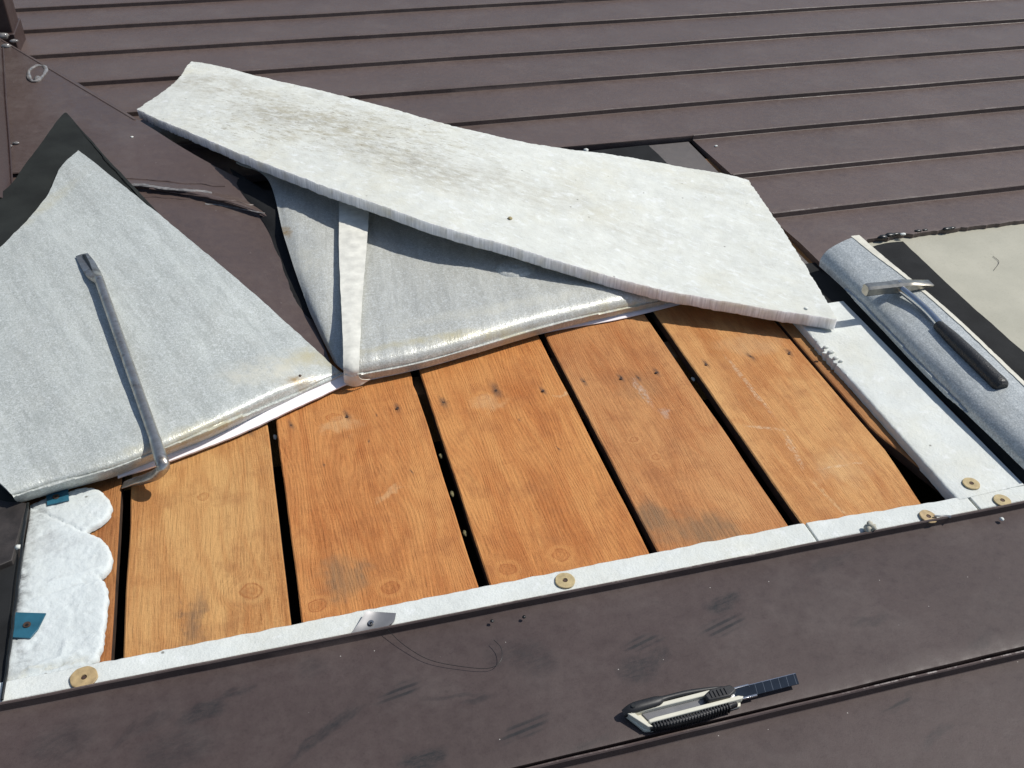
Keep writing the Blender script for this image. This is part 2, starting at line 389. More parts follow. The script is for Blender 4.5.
def wood_mat(name, base, knots=(), nails=(), stains=(), cracks=(), seed=0.0, fig=1.0, gs=.45):
    t = T(name, 0.62, 0, 0.3); p = t.pos
    ps = t.vm('ADD', p, (seed * 3.1, seed * 1.7, 0))
    warp = t.noise(t.map(ps, (7, 1.3, 5)), 1, 3, 0.5)
    sx = t.nt.nodes.new('ShaderNodeSeparateXYZ'); t.plug(sx.inputs[0], p)
    field = t.math('MULTIPLY_ADD', warp, 0.16 * fig, sx.outputs[0])
    kmasks = []
    for (px, py, r, e) in knots:
        cc = at(px, py, 0); d = t.dist(t.jvec(0.012, 45), cc, r, r * e)
        m = t.mr(d, 0.6, 3.2, 1, 0, True)
        field = t.mixf(m, field, t.math('MULTIPLY', d, r * 0.55)); kmasks.append(t.mr(d, 0.75, 1.15, 1, 0, True)); 
        kmasks.append(t.mr(t.math('ABSOLUTE', t.math('SUBTRACT', d, 1.0)), 0.0, 0.16, 1, 0, True)); kmasks.append(t.mr(t.math('ABSOLUTE', t.math('SUBTRACT', d, 1.45)), 0.0, 0.6, 1, 0, True))
    ring = t.math('SINE', t.math('MULTIPLY_ADD', field, 1350.0, t.mr(t.noise(t.map(ps, (60, 9, 20)), 1, 3, .6), 0, 1, 0, 7))); ring2 = t.math('SINE', t.math('MULTIPLY', field, 330.0))
    fib = t.noise(t.map(ps, (360, 22, 40)), 1, 4, 0.8); fib2 = t.noise(t.map(ps, (110, 7, 20)), 1, 6, 0.7)
    hair = t.noise(t.map(ps, (110, 420, 60), (0, 0, .42)), 1, 3, 0.7); grit = t.noise(p, 240, 4, .75)
    blot = t.noise(ps, 7, 4, 0.6); blot2 = t.noise(ps, 22, 4, 0.65)
    base = (base[0] * .96, base[1] * .93, base[2] * .92); lt = tuple(min(1, x * 1.25) for x in base); dk = (base[0] * 0.72, base[1] * 0.62, base[2] * 0.55)
    c = t.mix(t.math('MULTIPLY', t.mr(ring, -0.2, 0.9, 0, gs), t.mr(t.noise(ps, 14, 3, .6), .35, .6, .35, 1)), base, dk)
    c = t.mix(t.mr(ring2, 0.0, 1.0, 0, 0.35), c, lt)
    c = t.mix(t.mr(fib2, 0.44, 0.62, 0, 0.6), c, dk)
    c = t.mix(t.mr(fib, 0.52, 0.68, 0, 0.85), c, (base[0] * 0.5, base[1] * 0.40, base[2] * 0.35))
    c = t.mix(t.mr(hair, 0.54, 0.70, 0, 0.35), c, (base[0] * 1.3, base[1] * 1.45, base[2] * 1.6))
    c = t.mix(t.mr(grit, 0.56, 0.72, 0, 0.5), c, (base[0] * .55, base[1] * .45, base[2] * .45))
    c = t.mix(t.mr(grit, 0.44, 0.32, 0, 0.35), c, (base[0] * 1.3, base[1] * 1.4, base[2] * 1.6))
    wide = t.noise(t.map(ps, (17, 2.6, 5)), 1, 5, 0.65, 0.6); cath = t.math('SINE', t.math('MULTIPLY', t.math('MULTIPLY_ADD', t.noise(t.map(ps, (5, 1.6, 3)), 1, 3, .5), 0.5, sx.outputs[0]), 150.0))
    c = t.mix(t.mr(wide, 0.46, 0.66, 0, 0.7), c, (base[0] * 1.18, base[1] * 1.42, base[2] * 1.6))
    c = t.mix(t.mr(wide, 0.48, 0.32, 0, 0.7), c, (base[0] * 0.72, base[1] * 0.58, base[2] * 0.45))
    c = t.mix(t.mr(cath, 0.2, 1.0, 0, 0.38), c, (base[0] * 0.75, base[1] * 0.6, base[2] * 0.5))
    c = t.mix(t.mr(blot, 0.42, 0.7, 0, 0.6), c, (base[0] * 1.12, base[1] * 1.3, base[2] * 1.45))
    c = t.mix(t.mr(blot2, 0.5, 0.72, 0, 0.6), c, (base[0] * 0.66, base[1] * 0.6, base[2] * 0.62))
    jv = t.jvec(0.012, 55); jv2 = t.jvec(0.075, 26)
    for i, (px, py, r, e) in enumerate(knots):
        c = t.mix(t.math('MULTIPLY', kmasks[3 * i], t.mr(ring, -1, 1, .0, .32)), c, (base[0] * 0.66, base[1] * 0.5, base[2] * 0.4))
        c = t.mix(t.math('MULTIPLY', kmasks[3 * i + 2], .35), c, (base[0] * 1.25, base[1] * 1.45, base[2] * 1.6))
        c = t.mix(t.math('MULTIPLY', kmasks[3 * i + 1], t.mr(fib2, .35, .6, .15, .75)), c, (base[0] * .6, base[1] * .42, base[2] * .32))
    for (px, py, rx, ry, s_, col) in stains:
        m = t.spot(jv2, at(px, py, 0), rx, ry, 0, 0.25, 1.15)
        c = t.mix(t.math('MULTIPLY', t.math('MULTIPLY', m, s_), t.mr(fib2, 0.3, 0.6, 0.35, 1)), c, col)
    for (px, py, r) in nails:
        m = t.spot(jv, at(px, py, 0), r * 1.25, r * 3.6, 0.12, 0.0, 1.25)
        c = t.mix(t.math('MULTIPLY', m, 0.72), c, (0.075, 0.05, 0.035))
        m = t.spot(jv, at(px, py, 0), r * 0.45, r * 0.55, 0, 0.5, 1.0); c = t.mix(t.math('MULTIPLY', m, 0.8), c, (0.02, 0.012, 0.01))
    for (a, b, wd, col) in cracks:
        A, B = at(*a), at(*b); d = B - A; c0 = (A + B) / 2
        m = t.spot(jv, c0, d.length / 2, wd, math.atan2(d.y, d.x), 0.5, 1.0)
        gr = t.mr(t.noise(p, 170, 4, 0.8), 0.42, 0.6)
        c = t.mix(t.math('MULTIPLY', m, t.math('MULTIPLY', gr, 0.45)), c, col)
    t.set('Base Color', c)
    b = t.bump(fib, 1.0, 0.0016); b = t.bump(ring, 0.45 * gs, 0.0008, b); b = t.bump(fib2, 0.4, 0.0012, b); b = t.bump(hair, 0.5, 0.0008, b)
    t.bump(t.noise(t.map(ps, (40, 160, 40), (0, 0, 0.35)), 1, 2, 0.5), 0.22, 0.0008, b)
    return t.m

# ---------------------------------------------------------------- setting far away and below
slab('ground', [(-60, -60), (60, -60), (60, 60), (-60, 60)], -3.2, 0.2, plain('ground_soil', (0.09, 0.10, 0.05), 0.9, var=0.3, scale=2), world=True, bev=0)['kind'] = 'structure'
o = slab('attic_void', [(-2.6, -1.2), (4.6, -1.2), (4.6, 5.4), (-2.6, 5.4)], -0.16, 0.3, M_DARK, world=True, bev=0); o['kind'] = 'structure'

# ---------------------------------------------------------------- the metal roof
roof = root('metal_roof', (0.6, 1.5, -0.02), 'dark brown metal roof of long horizontal courses around the opened patch', 'roof')
def course(y0, y1, x0, x1, mats, ragged=False, seed=0.0, hem=True, dx=0.03, lo=0.010, hi=0.0178):
    """one lap course: raised hem at y0 (uphill), sheet rising to its lower end at y1"""
    prof = []
    if hem: prof += [(y0 + .0045, .000, 0), (y0 + .0042, .0180, 1), (y0 + .0030, .0208, 1), (y0 + .0012, .0212, 1), (y0, .0200, 0), (y0 - .0006, lo + .0006, 0), (y0 - .0012, lo, 0)]
    else: prof += [(y0, -.004, 0), (y0 - .001, lo, 0)]
    ya, yb = y0 - .003, y1 + .0095
    for k in range(1, 8): prof.append((ya + (yb - ya) * k / 8, lo + (hi - lo) * k / 8, 0))
    prof += [(yb + .004, hi - .0004, 0), (yb, hi - .0012, 0), (yb - .0004, hi - .003, 0), (yb + .0008, .001, 0)]
    if ragged: y_tail = lambda x: -.075 * max(0, min(1, (XC + .13 - x) / .05))
    nx = max(2, int((x1 - x0) / dx)); V = []; F = []; FM = []; n = len(prof)
    for i in range(nx + 1):
        x = x0 + (x1 - x0) * i / nx
        for k, (y, z, m) in enumerate(prof):
            e = 0.0008 * noise.noise(Vector((x * 3 + seed, y0 * 7, k * 0.2))) + 0.0006 * noise.noise(Vector((x * 16 + seed, y0 * 7, 3)))
            zz = z + 0.0013 * noise.noise(Vector((x * 2.2, y * 9, seed)))
            yy = y + e
            if ragged and k >= n - 4:
                p = Vector((x * 28, seed, 0)); yy += y_tail(x) + 0.006 * noise.noise(p) + 0.004 * noise.noise(p * 3.3)
            V.append((x, yy, zz))
    for i in range(nx):
        for k in range(n - 1):
            F.append((i * n + k, i * n + k + 1, (i + 1) * n + k + 1, (i + 1) * n + k)); FM.append(1 if (prof[k][2] and prof[k + 1][2]) else 0)
    for i in (0, nx): F.append(tuple(i * n + k for k in range(n)))
    FM += [0, 0]
    return sharp(link('roof_panel', V, F, mats, roof, FM), 30)
yl = at(512, 603, .022).y; y_low = at(800, 705, .022).y
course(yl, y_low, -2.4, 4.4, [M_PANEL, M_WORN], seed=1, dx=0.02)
yy = y_low
for k in range(7):
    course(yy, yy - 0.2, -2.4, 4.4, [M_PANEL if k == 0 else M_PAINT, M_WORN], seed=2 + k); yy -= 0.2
ups = [at(900, 199, .021).y, at(900, 157.5, .021).y, at(900, 116.5, .021).y, at(600, 110, .021).y, at(600, 77, .021).y, at(600, 47, .021).y, at(600, 20.5, .021).y]
ups.append(ups[6] + (ups[6] - ups[3]) / 3)
XC = 0.881 * 1.0
XC = at(700, 142, .02).x
y_torn = at(950, 229, .018).y
course(ups[0], y_torn - .0075, XC, 4.4, [M_PAINT, M_WORN], ragged=True, seed=20, dx=0.006)
course(ups[1], ups[0], XC, 4.4, [M_PAINT, M_WORN], seed=21)
course(ups[2], ups[1], XC, 4.4, [M_PAINT, M_WORN], seed=22)
yy = ups[2]
while yy - .2 > yl + .03: course(yy, yy - .2, -2.4, -.475, [M_PAINT, M_WORN], seed=60 + yy); yy -= .2
course(yy, yl - .002, -2.4, -.475, [M_PAINT, M_WORN], seed=66)
for k in range(3, 8): course(ups[k], ups[k - 1], -2.4, 4.4, [M_PAINT, M_WORN], seed=22 + k)
yy = ups[7]
for k in range(10): course(yy + 0.198, yy, -2.4, 4.4, [M_PAINT, M_WORN], seed=40 + k, dx=0.06); yy += 0.198
# extra sheet of the opening's surround: brown strip left of the cut, front side flashing on the far left
xb = at(650, 150, .006).x
slab('underlying_panel', [(xb, ups[2] - .001), (XC - .011, ups[2] - .001), (XC - .011, at(812, 270, .006).y), (xb, at(812, 270, .006).y)], .007, .003, M_STRIPM, roof, world=True, bev=0)
# sloping apron beside the chimney with its soldered crease
ap = patch('apron_flashing', [
    [(-160, -60, .075), (0, 38, .072), (70, 78, .070), (137, 119, .062), (200, 158, .050), (262, 190, .03), (300, 215, .012)],
    [(-160, 60, .068), (0, 100, .065), (60, 120, .062), (125, 145, .058), (180, 168, .047), (255, 198, .028), (295, 220, .012)],
    [(-160, 170, .058), (0, 165, .055), (55, 165, .053), (110, 177, .050), (180, 184, .043), (250, 203, .027), (290, 225, .012)],
    [(-160, 178, .064), (0, 172, .061), (55, 170, .058), (110, 182, .055), (180, 190, .048), (250, 208, .032), (290, 230, .012)],
    [(-160, 190, .052), (0, 182, .049), (55, 180, .046), (110, 192, .043), (180, 200, .036), (250, 217, .020), (290, 238, .011)],
    [(-160, 260, .045), (0, 240, .042), (60, 240, .040), (120, 240, .038), (190, 245, .032), (255, 255, .018), (297, 268, .010)],
    [(-160, 420, .040), (0, 400, .037), (80, 390, .034), (160, 380, .030), (230, 370, .024), (300, 365, .012), (330, 362, .008)]],
    70, 110, .0018, M_APRON, roof, amp=0.0008, asc=9)
AP = surface(ap)
for (a, b, r, m) in (((112, 183), (212, 193), .0042, M_SEAL), ((150, 188), (258, 205), .0028, M_APRON), ((104, 176), (225, 186), .0030, M_APRON), ((205, 203), (270, 214), .0018, M_SEAL), ((120, 196), (190, 199), .002, M_APRON)):
    pts = []
    for k in range(40):
        f = k / 39; q = on(AP, a[0] + (b[0] - a[0]) * f, a[1] + (b[1] - a[1]) * f + 1.6 * noise.noise(Vector((f * 5, r * 900, 0))), 0)
        if q: pts.append(q)
    sweep('crease_bead', pts, [(r * (1 + .8 * noise.noise(Vector((k * .35, r * 500, 0)))), r * .55 * (1 + .8 * noise.noise(Vector((k * .5, r * 300, 4))))) for k in range(len(pts))], m, roof, 10)
pts = [on(AP, 2 + 133 * k / 29, 40.5 + 79.5 * k / 29, 0) for k in range(30)]
sweep('apron_hem', [p for p in pts if p], [(.0024, .0020)] * len([p for p in pts if p]), M_PAINT, roof, 8)
# far-left side sheet under the foam sheet
M_SIDEF = plain('dark_gritty_metal', (0.032, 0.027, 0.025), .6, 0, .4, var=.5, scale=40, bump=.3, bsc=400)
slab('side_flashing', [(-60, 470), (0, 498), (27, 503), (22, 522), (12, 560), (-60, 590)], .024, .022, M_SIDEF, roof, bev=.001)
slab('side_gutter', [(-60, 592), (11, 562), (18, 545), (10, 610), (4, 690), (0, 702), (-60, 716)], .016, .014, M_FELT, roof, bev=.001)
# beige substrate at right below the torn edge
def beige():
    t = T('beige_substrate', 0.7, 0, 0.35); p = t.pos
    c = t.mix(t.mr(t.noise(p, 9, 4, .6), .35, .7), (0.355, 0.345, 0.28), (0.42, 0.405, 0.33))
    c = t.mix(t.mr(t.noise(t.map(p, (90, 200, 50), (0, 0, .6)), 1, 4, .7), .62, .74, 0, .5), c, (0.22, 0.21, 0.16))
    c = t.mix(t.mr(t.noise(p, 320, 2, .6), .55, .7, 0, .2), c, (0.25, 0.24, 0.18))
    t.set('Base Color', c); t.bump(t.noise(p, 260, 3), .2, .001); return t.m
M_BEIGE = beige()
tag(slab('substrate_board', [(1.0, y_torn + .03), (4.4, y_torn + .03), (4.4, yl + .006), (1.0, yl + .006)], .008, .01, M_BEIGE, world=True, bev=0),
    'bare beige sheet lying open below the torn edge of the brown metal at right', 'board')
# scraped curls on the beige board
for (a, m_, b) in (((993, 256), (999, 262), (994, 270)),):
    pts = cr([at(*a, .0095), at(*m_, .0095), at(*b, .0095)], 14)
    tag(sweep('scraped_fibre', pts, [(.0005, .0004)] * 14, M_STRIPM, None, 6), None, 'fibre')
k = 0
lb = ['curled dark fibre hooked like a bracket on the beige sheet', 'short dark scrape of fibre left of centre on the beige sheet near the torn metal', 'dark fibre scrap on the beige sheet nearest the right picture edge']
for o in [o for o in COL.objects if o.name.startswith('scraped_fibre')]: o['label'] = lb[k]; k += 1

# ---------------------------------------------------------------- deck boards
W1 = (0.50, 0.235, 0.072); W2 = (0.50, 0.205, 0.060); GREY = (0.215, 0.125, 0.062); PALE = (0.62, 0.42, 0.22); SAP = (0.66, 0.52, 0.36); WH = (0.55, 0.47, 0.40)
boards = [
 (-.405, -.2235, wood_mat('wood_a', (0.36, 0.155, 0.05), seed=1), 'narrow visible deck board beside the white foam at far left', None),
 (-.2125, -.0295, wood_mat('wood_b', (0.50, 0.25, 0.085), [(251, 591, .013, .9), (203, 497, .007, 1)], [(250, 431, .004)], [(196, 620, .016, .05, .85, GREY), (150, 470, .05, .02, .2, PALE)], [((180, 588), (184, 640), .0016, (0.12, .07, .04))], seed=2, gs=.30), 'leftmost wide deck board, grey split patch at its lower end, pry bar tip on it', None),
 (-.0195, .1895, wood_mat('wood_c', W2, [(318, 606, .010, .9), (391, 588, .010, .9), (335, 418, .010, .9)], [(291, 425, .004), (347, 416, .004), (397, 408, .004), (369, 442, .0016), (412, 472, .0018), (324, 465, .0015), (376, 416, .0015)], [(345, 576, .034, .038, .85, GREY), (391, 493, .03, .008, .4, PALE), (340, 425, .035, .022, .4, PALE)], seed=3), 'deck board with two knots and a grey stain beside the bent metal plate', None),
 (.2015, .4080, wood_mat('wood_d', (0.52, 0.215, 0.062), [(507, 569, .010, .95), (561, 555, .010, .95), (483, 397, .008, 1.0)], [(496, 390, .007), (543, 390, .004), (443, 402, .005), (559, 449, .002), (518, 420, .0014)], [(484, 405, .03, .02, .4, PALE), (562, 392, .02, .006, .5, PALE)], seed=4), 'orange deck board with two knots just above the ochre washer at mid strip', None),
 (.4165, .5990, wood_mat('wood_e', (0.47, 0.205, 0.07), [(634, 440, .006, .8), (656, 457, .006, .9)], [(584, 382, .004), (621, 378, .004), (638, 378, .003), (656, 372, .004)], [(705, 530, .055, .034, 1, GREY), (655, 522, .03, .045, 1, GREY), (663, 411, .010, .012, .4, (0.5, .42, .36)), (640, 385, .05, .04, .35, GREY)], [((630, 375), (655, 410), .008, WH)], seed=5, gs=.36), 'deck board with a ragged grey water stain at its lower end', None),
 (.6145, .8035, wood_mat('wood_f', (0.53, 0.255, 0.088), [], [(706, 364, .004), (750, 357, .004), (789, 353, .004)], [(750, 345, .07, .03, .35, PALE), (840, 470, .05, .04, .3, PALE)], [((720, 350), (780, 425), .005, SAP), ((780, 425), (806, 475), .006, SAP), ((812, 470), (870, 462), .0025, SAP), ((740, 425), (790, 432), .004, SAP), ((806, 475), (860, 530), .004, PALE)], seed=6, gs=.22), 'rightmost wide deck board with a cracked pale sap line', None),
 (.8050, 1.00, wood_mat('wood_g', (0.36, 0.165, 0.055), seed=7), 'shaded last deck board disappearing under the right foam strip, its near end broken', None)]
M_SIDE = plain('shaded_board_side', (0.05, 0.026, 0.014), .85, var=.4, scale=60)  # gap shade put into the side colour, so the gaps between boards read black
def deck_board(X0, X1, mat, label, i):
    ya, yb = 0.56, 1.80
    if i == 6: ya = .755
    ny = 62; L = []; Rr = []
    for k in range(ny + 1):
        y = ya + (yb - ya) * k / ny
        x0, x1 = X0 + .0008, X1 - .0012
        a = x0 + .0014 * noise.noise(Vector((y * 9, i * 7, 0))) + .0005 * noise.noise(Vector((y * 50, i * 7, 2)))
        b = x1 + .0014 * noise.noise(Vector((y * 9, i * 7 + 3, 0))) + .0005 * noise.noise(Vector((y * 50, i * 7, 9)))
        if i == 5: b -= max(0, (.86 - y)) * .12
        if i == 2: b -= .003 * max(0, 1 - abs(y - 1.155) / .012)
        if i == 6 and y < .90: a += (.90 - y) * .22 + .004 * noise.noise(Vector((y * 90, 0, 0)))
        L.append((a, y)); Rr.append((b, y))
    zt = {0: -.001, 6: .0040}.get(i, 0.0005 * (i % 3))
    V = []
    for (a, y), (b, _) in zip(L, Rr): V += [(a, y, zt - .0015), (a + .0016, y, zt), (b - .0016, y, zt), (b, y, zt - .0015), (b, y, zt - .015), (a, y, zt - .015)]
    F = []
    for k in range(ny):
        for s in range(6): F.append((k * 6 + s, k * 6 + (s + 1) % 6, k * 6 + 6 + (s + 1) % 6, k * 6 + 6 + s))
    F += [tuple(range(6)), tuple(range(ny * 6, ny * 6 + 6))]
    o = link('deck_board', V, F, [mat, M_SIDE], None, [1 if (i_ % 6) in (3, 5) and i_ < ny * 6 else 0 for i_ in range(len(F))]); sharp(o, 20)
    tag(o, label, 'board', 'timber deck boards')
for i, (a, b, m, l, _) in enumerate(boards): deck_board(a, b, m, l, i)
# roof framing under the gaps
tag(slab('rafter', [(-.5, 1.16), (1.1, 1.16), (1.1, 1.205), (-.5, 1.205)], -.020, .10, wood_mat('rafter_wood', (0.30, 0.2, 0.1), seed=9), world=True, bev=.001, smooth=False), 'pale rafter glimpsed through the gaps at the row of nails', 'beam')
# crumbs seen in the gaps
M_CRUMB = plain('pale_green_debris', (0.15, 0.13, 0.06), 0.8, var=0.5, scale=200)
def crumb(px, py, z, r, mat, name, label, cat, group, sq=(1, 1, .6)):
    c = at(px, py, z) if not isinstance(z, BVHTree) else (on(z, px, py, r * .3) or at(px, py, .02)); V = []; F = []
    bm = bmesh.new(); bmesh.ops.create_icosphere(bm, subdivisions=2, radius=r)
    for v in bm.verts:
        v.co *= 1 + .45 * noise.noise(v.co * (1.6 / r) + Vector((px, py, 0))); v.co = Vector((v.co.x * sq[0], v.co.y * sq[1], v.co.z * sq[2])) + c
    bm.verts.ensure_lookup_table()
    o = link(name, [v.co.copy() for v in bm.verts], [tuple(v.index for v in f.verts) for f in bm.faces], mat); bm.free()
    return tag(o, label, cat, group)
for q, (px, py, lab) in enumerate([(441, 456, 'topmost of three pale leaf crumbs in the gap beside the two-knot orange deck board'), (452, 494, 'middle one of three pale leaf crumbs stuck in the third deck gap'), (465, 533, 'lowest pale leaf crumb in the third deck gap'), (275, 437, 'pale wood chip in the gap right of the leftmost wide board'), (693, 379, 'white chip in the gap left of the board with the sap line')]):
    crumb(px, py, -.011, .0030, M_CRUMB if q < 3 else M_CREAM, 'debris_crumb', lab, 'crumb', 'crumbs in the deck gaps', (1, 1.8, .6))
# nail heads at the row
M_NAIL = plain('rusty_nail_steel', (0.09, 0.055, 0.04), 0.5, 0.5, var=0.4, scale=200)
M_STEEL = plain('bright_steel', (0.42, 0.41, 0.39), 0.25, 0.9, var=0.15, scale=90)
def disc(name, c, r, h, mats, parent, seg=28, tilt=(0, 0), hole=0.0, wob=0.0):
    V = []; F = []; q = Matrix.Rotation(tilt[0], 3, 'X') @ Matrix.Rotation(tilt[1], 3, 'Y')
    prof = [(hole, 0), (r, 0), (r, h * .7), (r * .95, h), (hole + (0.0006 if hole else 0), h)]
    if not hole: prof[0] = (1e-5, 0); prof[-1] = (1e-5, h)
    n = len(prof)
    for k in range(seg):
        t = 2 * math.pi * k / seg; wv = 1 + wob * noise.noise(Vector((math.cos(t) * 2, math.sin(t) * 2, c.x * 50)))
        for (a, z) in prof: V.append(c + q @ Vector((a * wv * math.cos(t), a * wv * math.sin(t), z)))
    for k in range(seg):
        k2 = (k + 1) % seg
        for s in range(n if hole else n - 1):
            s2 = (s + 1) % n; F.append((k * n + s, k2 * n + s, k2 * n + s2, k * n + s2))
    return sharp(link(name, V, F, mats, parent), 35)
nn = 0
for (px, py, where) in ((347, 417, 'beside the knot on the two-knot stained board'), (397, 409, 'right of the knot on the stained two-knot board'), (543, 391, 'upper right on the orange board above the mid-strip washer'), (621, 379, 'left of a pair on the water-stained board'), (656, 373, 'right of a pair on the water-stained board'), (706, 365, 'left one on the board with the sap line'), (789, 354, 'right one on the board with the sap line'), (250, 431, 'on the leftmost wide board under the foam sheet')):
    tag(disc('nail', at(px, py, .0012), .0022, .0010, M_NAIL, None, 14), 'small rusty nail head ' + where, 'nail', 'nail heads in the deck boards')

# ---------------------------------------------------------------- foam strips along the lip
def jag(a, b, n, amp, seed, z):
    """photo points between a and b with a torn outline"""
    out = []
    for k in range(n):
        f = k / (n - 1); out.append((a[0] + (b[0] - a[0]) * f, a[1] + (b[1] - a[1]) * f + amp * (noise.noise(Vector((f * n * .35, seed, 0))) + .5 * noise.noise(Vector((f * n * .9, seed, 5))))))
    return out
zs = .017
def strip(name, x_a, x_b, topa, topb, label, seed):
    top = jag(topa, topb, max(6, int((topb[0] - topa[0]) / 6)), 1.3, seed, zs)
    bx0, bx1 = at(*topa, zs).x, at(*topb, zs).x
    P = [at(p[0], p[1], zs) for p in top]; poly = [(p.x, p.y) for p in P] + [(bx1, yl + .0062), (bx0, yl + .0062)]
    o = slab(name, poly, zs, .016, M_EPS, world=True, bev=.0015)
    return tag(o, label, 'foam strip', 'foam strips along the metal lip')
strip('foam_strip', 0, 0, (-60, 694), (804, 522.5), 'long white foam strip running along the metal lip below the wooden boards', 1)
strip('foam_strip', 0, 0, (805.5, 522.5), (966, 496), 'short white foam strip with a grey nub, right end of the boards', 2)
strip('foam_strip', 0, 0, (968.5, 495.5), (1200, 452), 'white foam strip at the right picture edge holding the half-covered washer', 3)

# ---------------------------------------------------------------- left wavy foam block
zb = .0205
from mathutils.geometry import delaunay_2d_cdt
def scallop(pts, n): return curve_poly(pts, n)
left = [(30, 504)] + scallop([(57, 493), (84, 486), (97, 488), (105, 494), (111, 503), (110, 511), (101, 521), (85, 530)], 40) + scallop([(87, 532), (98, 536), (106, 543), (111, 553), (110, 563), (105, 571), (100, 575)], 34) + \
    scallop([(101, 577), (106, 586), (107, 598), (106, 612), (103, 630), (101, 646), (97, 657), (89, 665)], 44) + [(70, 670), (50, 675), (28, 680), (4, 684), (6, 668), (10, 645), (13, 628), (17, 600), (20, 575), (24, 545), (27, 520)]
def wavy_block():
    P = [at(p[0], p[1], zb) for p in left]
    P = [p + Vector((fbm(p, 150, 3), fbm(p, 150, 9), 0)) * .0017 for p in P]
    n = len(P); pts = [Vector((p.x, p.y)) for p in P]
    xs = [p.x for p in P]; ys = [p.y for p in P]; st = .0026; j = 0
    y = min(ys) + st
    while y < max(ys):
        x = min(xs) + st + (st / 2 if j % 2 else 0)
        while x < max(xs):
            ins = False
            for k in range(n):
                a_, b_ = P[k], P[(k + 1) % n]
                if (a_.y > y) != (b_.y > y) and x < (b_.x - a_.x) * (y - a_.y) / (b_.y - a_.y) + a_.x: ins = not ins
            if ins and min((p.x - x) ** 2 + (p.y - y) ** 2 for p in P) > (st * .6) ** 2: pts.append(Vector((x, y)))
            x += st
        y += st * .87; j += 1
    vs_, es, fs, *_ = delaunay_2d_cdt(pts, [(k, (k + 1) % n) for k in range(n)], [], 1, 1e-6)
    folds = [((30, 506), (84, 531), .0016, .0022), ((19, 601), (100, 576), .0028, .0024), ((22, 590), (98, 569), .004, -.0016), ((30, 669), (78, 652), .003, -.0026), ((24, 676), (62, 664), .0025, .0024), ((62, 655), (66, 640), .003, -.0016), ((20, 626), (96, 612), .008, -.0008), ((40, 560), (90, 545), .01, -.0010)]
    fw = [(at(*a_, zb), at(*b_, zb), w_, d_) for a_, b_, w_, d_ in folds]
    def top(v):
        q = Vector((v.x, v.y, zb)); e = 1e9
        for k in range(n):
            A, B = P[k], P[(k + 1) % n]; d = B - A; tt = max(0, min(1, (q - A).dot(d) / max(d.length_squared, 1e-12))); e = min(e, (q - A - d * tt).length)
        z = zb - .0022 * math.exp(-e / .0009) - .0006 * math.exp(-e / .006)
        z += .0007 * fbm(q, 42, 2) * min(1, e / .004) + .0005 * fbm(q, 190, 5) * min(1, e / .003) - .0011 * max(0, 1 - abs(fbm(q, 26, 8)) * 11) * min(1, e / .004)
        for A, B, w_, d_ in fw:
            d = B - A; tt = (q - A).dot(d) / d.length_squared; t2 = max(0, min(1, tt)); cl = A + d * t2 + Vector((0, .0022 * noise.noise(Vector((tt * 6, d_ * 900, 0))), 0))
            z -= d_ * math.exp(-((q - cl).xy.length / w_) ** 2)
        return z
    V = [Vector((v.x, v.y, top(v))) for v in vs_]; F = [tuple(f) for f in fs]
    cnt = {}
    for f in F:
        for k in range(len(f)):
            e = tuple(sorted((f[k], f[(k + 1) % len(f)]))); cnt[e] = cnt.get(e, 0) + 1
    low = {}
    for e, c_ in cnt.items():
        if c_ == 1:
            for i in e:
                if i not in low: low[i] = len(V); V.append(Vector((V[i].x, V[i].y, .0014)))
            F.append((e[0], e[1], low[e[1]], low[e[0]]))
    o = link('foam_block', V, F, eps_mat('white_foam_block', (0.56, 0.60, 0.595), yellow=.05, grime=[(18, 600, zb, .012, .10, -.05, .9, (.10, .10, .10)), (30, 520, zb, .02, .03, 0, .7, (.12, .12, .12)), (40, 672, zb, .05, .006, .2, .6, (.4, .36, .22)), (55, 545, zb, .03, .02, .2, .4, (.2, .2, .2))]))
    sharp(o, 60)
    return tag(o, 'white wavy-edged foam block with two teal plates at the lower left', 'foam block')
zb = .0105
wavy_block()
# dark cord beside the block
pts = cr([at(28, 503, .024), at(22, 545, .024), at(17, 590, .024), at(11, 640, .024), at(5, 682, .022), at(2, 700, .02)], 50)
tag(sweep('cord', [p + Vector((.0012 * nz(p, 60), 0, 0)) for p in pts], [(.0017, .0014)] * 50, M_BLKSEAL, None, 8), 'thin black cord along the left edge of the wavy foam block', 'cord')
crumb(18, 547, .024, .0038, M_EPS, 'foam_crumb', 'white foam crumb on the dark edge left of the wavy foam block', 'crumb', 'loose foam crumbs')

